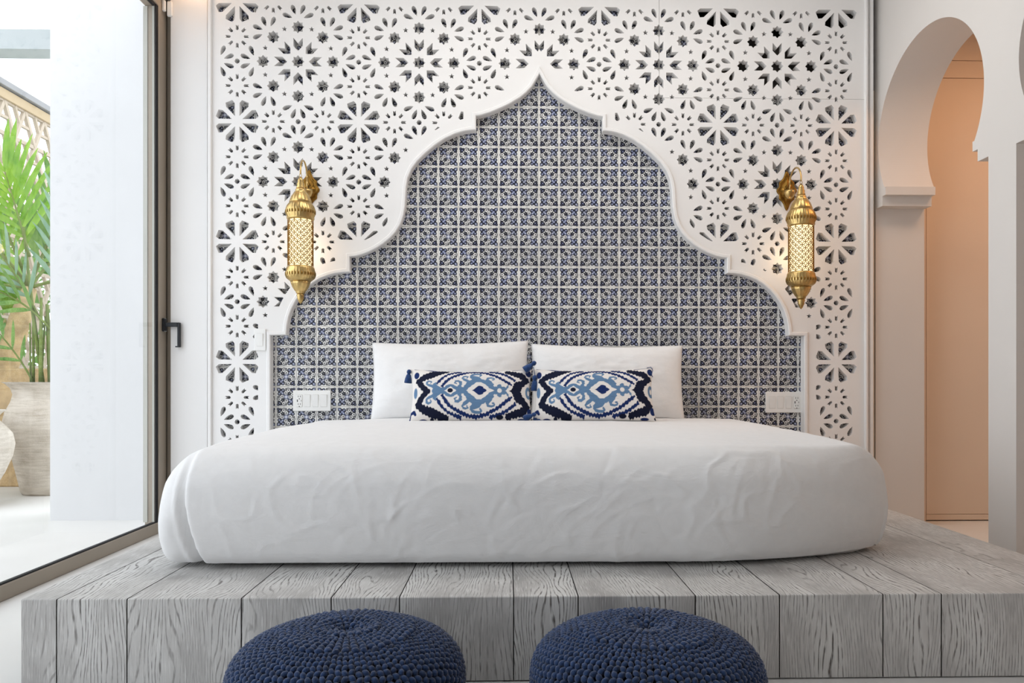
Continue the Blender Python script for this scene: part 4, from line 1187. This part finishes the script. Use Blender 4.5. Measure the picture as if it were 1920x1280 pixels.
palm('potted_palm', (pp.x, CY + 5.5, potz), 'slender multi-stemmed palm in a tall pale clay pot beside the white outside wall', 1.0,
     [(-0.05, 0, 0.42, (-0.35, -0.2, 1), 1.0, 0.9, 11, 0.36, 0.018, 'leaf_grey', (0.3, 1, 0)), (0.03, 0, 0.50, (0.15, -0.2, 1), 1.0, 1.0, 11, 0.36, 0.018, 'leaf_grey', (0.2, 1, 0)),
      (0.0, 0, 0.40, (-0.6, -0.3, 0.9), 0.8, 1.5, 9, 0.34, 0.018, 'leaf_mid', (0.3, 1, 0.3)), (0.05, 0.05, 0.45, (0.5, 0.1, 0.9), 0.8, 1.4, 9, 0.32, 0.018, 'leaf_grey', (0.2, 1, 0.3)),
      (-0.12, 0.0, 0.05, (-0.55, 0, 1), 0.75, 0.8, 7, 0.25, 0.013, 'leaf_mid', (0, 1, 0.2)), (0.1, 0, 0.1, (0.3, 0, 1), 0.7, 0.5, 7, 0.25, 0.012, 'leaf_bright', (0, 1, 0))],
     None, [(-0.13, 0.02, 0.55, 0.010), (-0.10, 0.05, 0.50, 0.008), (-0.06, -0.02, 0.62, 0.013), (-0.02, 0.03, 0.58, 0.017), (0.03, 0.0, 0.6, 0.012), (0.07, 0.05, 0.52, 0.009), (0.12, 0.02, 0.5, 0.008), (-0.16, 0.04, 0.45, 0.007)], 11)
pb = at(44, 425, y=CY + 5.45) - Vector((pp.x, CY + 5.5, potz))
pmain = bpy.data.objects['potted_palm']
for ch in list(tall_pot.children):                     # the pot and its palm are one thing
    ch.parent = pmain; ch.location = (0, 0, -0.002 - potz)
bpy.data.objects.remove(tall_pot)
rng = random.Random(5)
MB().tube([(-0.05, 0, 0), (-0.12, -0.01, pb.z * 0.5), tuple(pb)], [0.014, 0.012, 0.008], 8).build('cane', M['stem'], pmain, True)
pts, lv = frond_geo(pb + Vector((0.04, 0, -0.20)), Vector((-0.32, 0.1, 1)), 0.62, 0.15, 9, 0.60, 0.021, Vector((0.25, -1, 0.1)), 0.95)
fr = MB().tube(pts, [0.010 - 0.007 * k_ / 14 for k_ in range(15)], 6).build('frond', M['stem'], pmain, True)
for V_, F_ in lv: mk('leaflet', V_, F_, M['leaf_bright'], fr, True)
# big leaning palm behind the planter wall
tb = at(-15, 760, y=CY + 6.15); tt = at(60, 470, y=CY + 6.3)
trk = empty('leaning_palm', (tb.x, tb.y, 0)); tag(trk, 'leaning tan palm trunk with big bright fronds above the planter wall', 'palm')
b_ = Vector((0, 0, 0)); tlo = Vector((tb.x, tb.y, 0)); bot = at(-45, 935, y=CY + 6.15); bot.z = 0
tpts = [bot - tlo, at(-15, 760, y=CY + 6.15) - tlo, at(18, 665, y=CY + 6.2) - tlo, at(40, 590, y=CY + 6.25) - tlo, at(56, 540, y=CY + 6.3) - tlo]
MB().tube(tpts, [0.11, 0.10, 0.085, 0.075, 0.05], 14).build('trunk', M['trunk'], trk, True)
rng = random.Random(21)
cr_ = tpts[-1]
fr_spec = [((-0.55, -0.4, 1.0), 1.25, 0.35, 'leaf_bright', (0.55, 1, 0.0)), ((-0.1, -0.5, 1.0), 1.2, 0.5, 'leaf_bright', (0.25, 1, 0.0)), ((-1.0, -0.3, 0.5), 1.2, 0.9, 'leaf_mid', (0.2, 1, 0.6)),
           ((0.5, -0.3, 0.9), 1.1, 0.7, 'leaf_mid', (-0.2, 1, 0.1)), ((0.9, -0.1, 0.3), 1.0, 1.1, 'leaf_mid', (0, 0.8, 0.6)), ((-0.6, -0.6, 0.1), 1.0, 1.2, 'leaf_mid', (0, 0.6, 0.8)), ((0.3, 0.5, 0.9), 1.1, 0.8, 'leaf_dark', (0, 1, 0.2))]
for dv, L, droop, mt, up in fr_spec:
    pts, lv = frond_geo(cr_, Vector(dv), L, droop, 13, 0.62, 0.030, Vector(up))
    fr = MB().tube(pts, [0.014 - 0.011 * k_ / 14 for k_ in range(15)], 6).build('frond', M['stem'], trk, True)
    for V_, F_ in lv: mk('leaflet', V_, F_, M[mt], fr, True)
MB().lathe([(0.05, -0.12), (0.09, -0.02), (0.10, 0.10), (0.06, 0.26), (0.02, 0.30)], 14, tuple(cr_ + Vector((-0.18, 0.05, -0.05)))).build('leaf_sheath', M['leaf_bright'], trk, True)

# shrubs beyond the fence: loose leaves, each shrub one plant
def shrub(x, y, w_, d_, h, n, mat, label, seed):
    r_ = random.Random(seed)
    root = empty('shrub', (x, y, -0.01)); tag(root, label, 'shrub', 'greenery beyond the fence')
    MB().tube([(0, 0, 0), (0.03, 0.02, h * 0.4), (0, 0, h * 0.8)], [0.05, 0.04, 0.02], 7).build('stem', M['trunk'], root, True)
    V_, F_ = [], []
    for i in range(n):
        a_ = r_.uniform(0, 2 * PI); q = r_.random() ** 0.5; zz_ = r_.uniform(0.12, 1.0) * h
        c_ = Vector((w_ * q * math.cos(a_), d_ * q * math.sin(a_), zz_)); L = r_.uniform(0.10, 0.26); W_ = L * r_.uniform(0.14, 0.28)
        d1 = Vector((r_.uniform(-1, 1), r_.uniform(-1, 1), r_.uniform(-0.8, 0.8))).normalized(); d2_ = d1.cross(Vector((r_.uniform(-1, 1), r_.uniform(-1, 1), r_.uniform(-1, 1)))).normalized()
        k_ = len(V_); V_ += [c_, c_ + d1 * L * 0.5 + d2_ * W_, c_ + d1 * L, c_ + d1 * L * 0.5 - d2_ * W_]; F_ += [(k_, k_ + 1, k_ + 2, k_ + 3)]
    o = mk('foliage', V_, F_, M[mat], root); o['kind'] = 'stuff'
    return root
shrub(-5.9, 3.5, 0.7, 0.7, 2.7, 1500, 'leaf_dark', 'dark green leafy shrub beyond the screen fence, nearest to the house', 1)
shrub(-6.3, 5.8, 0.9, 0.9, 3.0, 1500, 'leaf_mid', 'mid green leafy shrub beyond the screen fence, behind the dark one', 2)
shrub(-3.2, 3.4, 0.45, 0.4, 1.9, 900, 'leaf_grey', 'grey-green leafy shrub between the planter wall and the fence', 3)
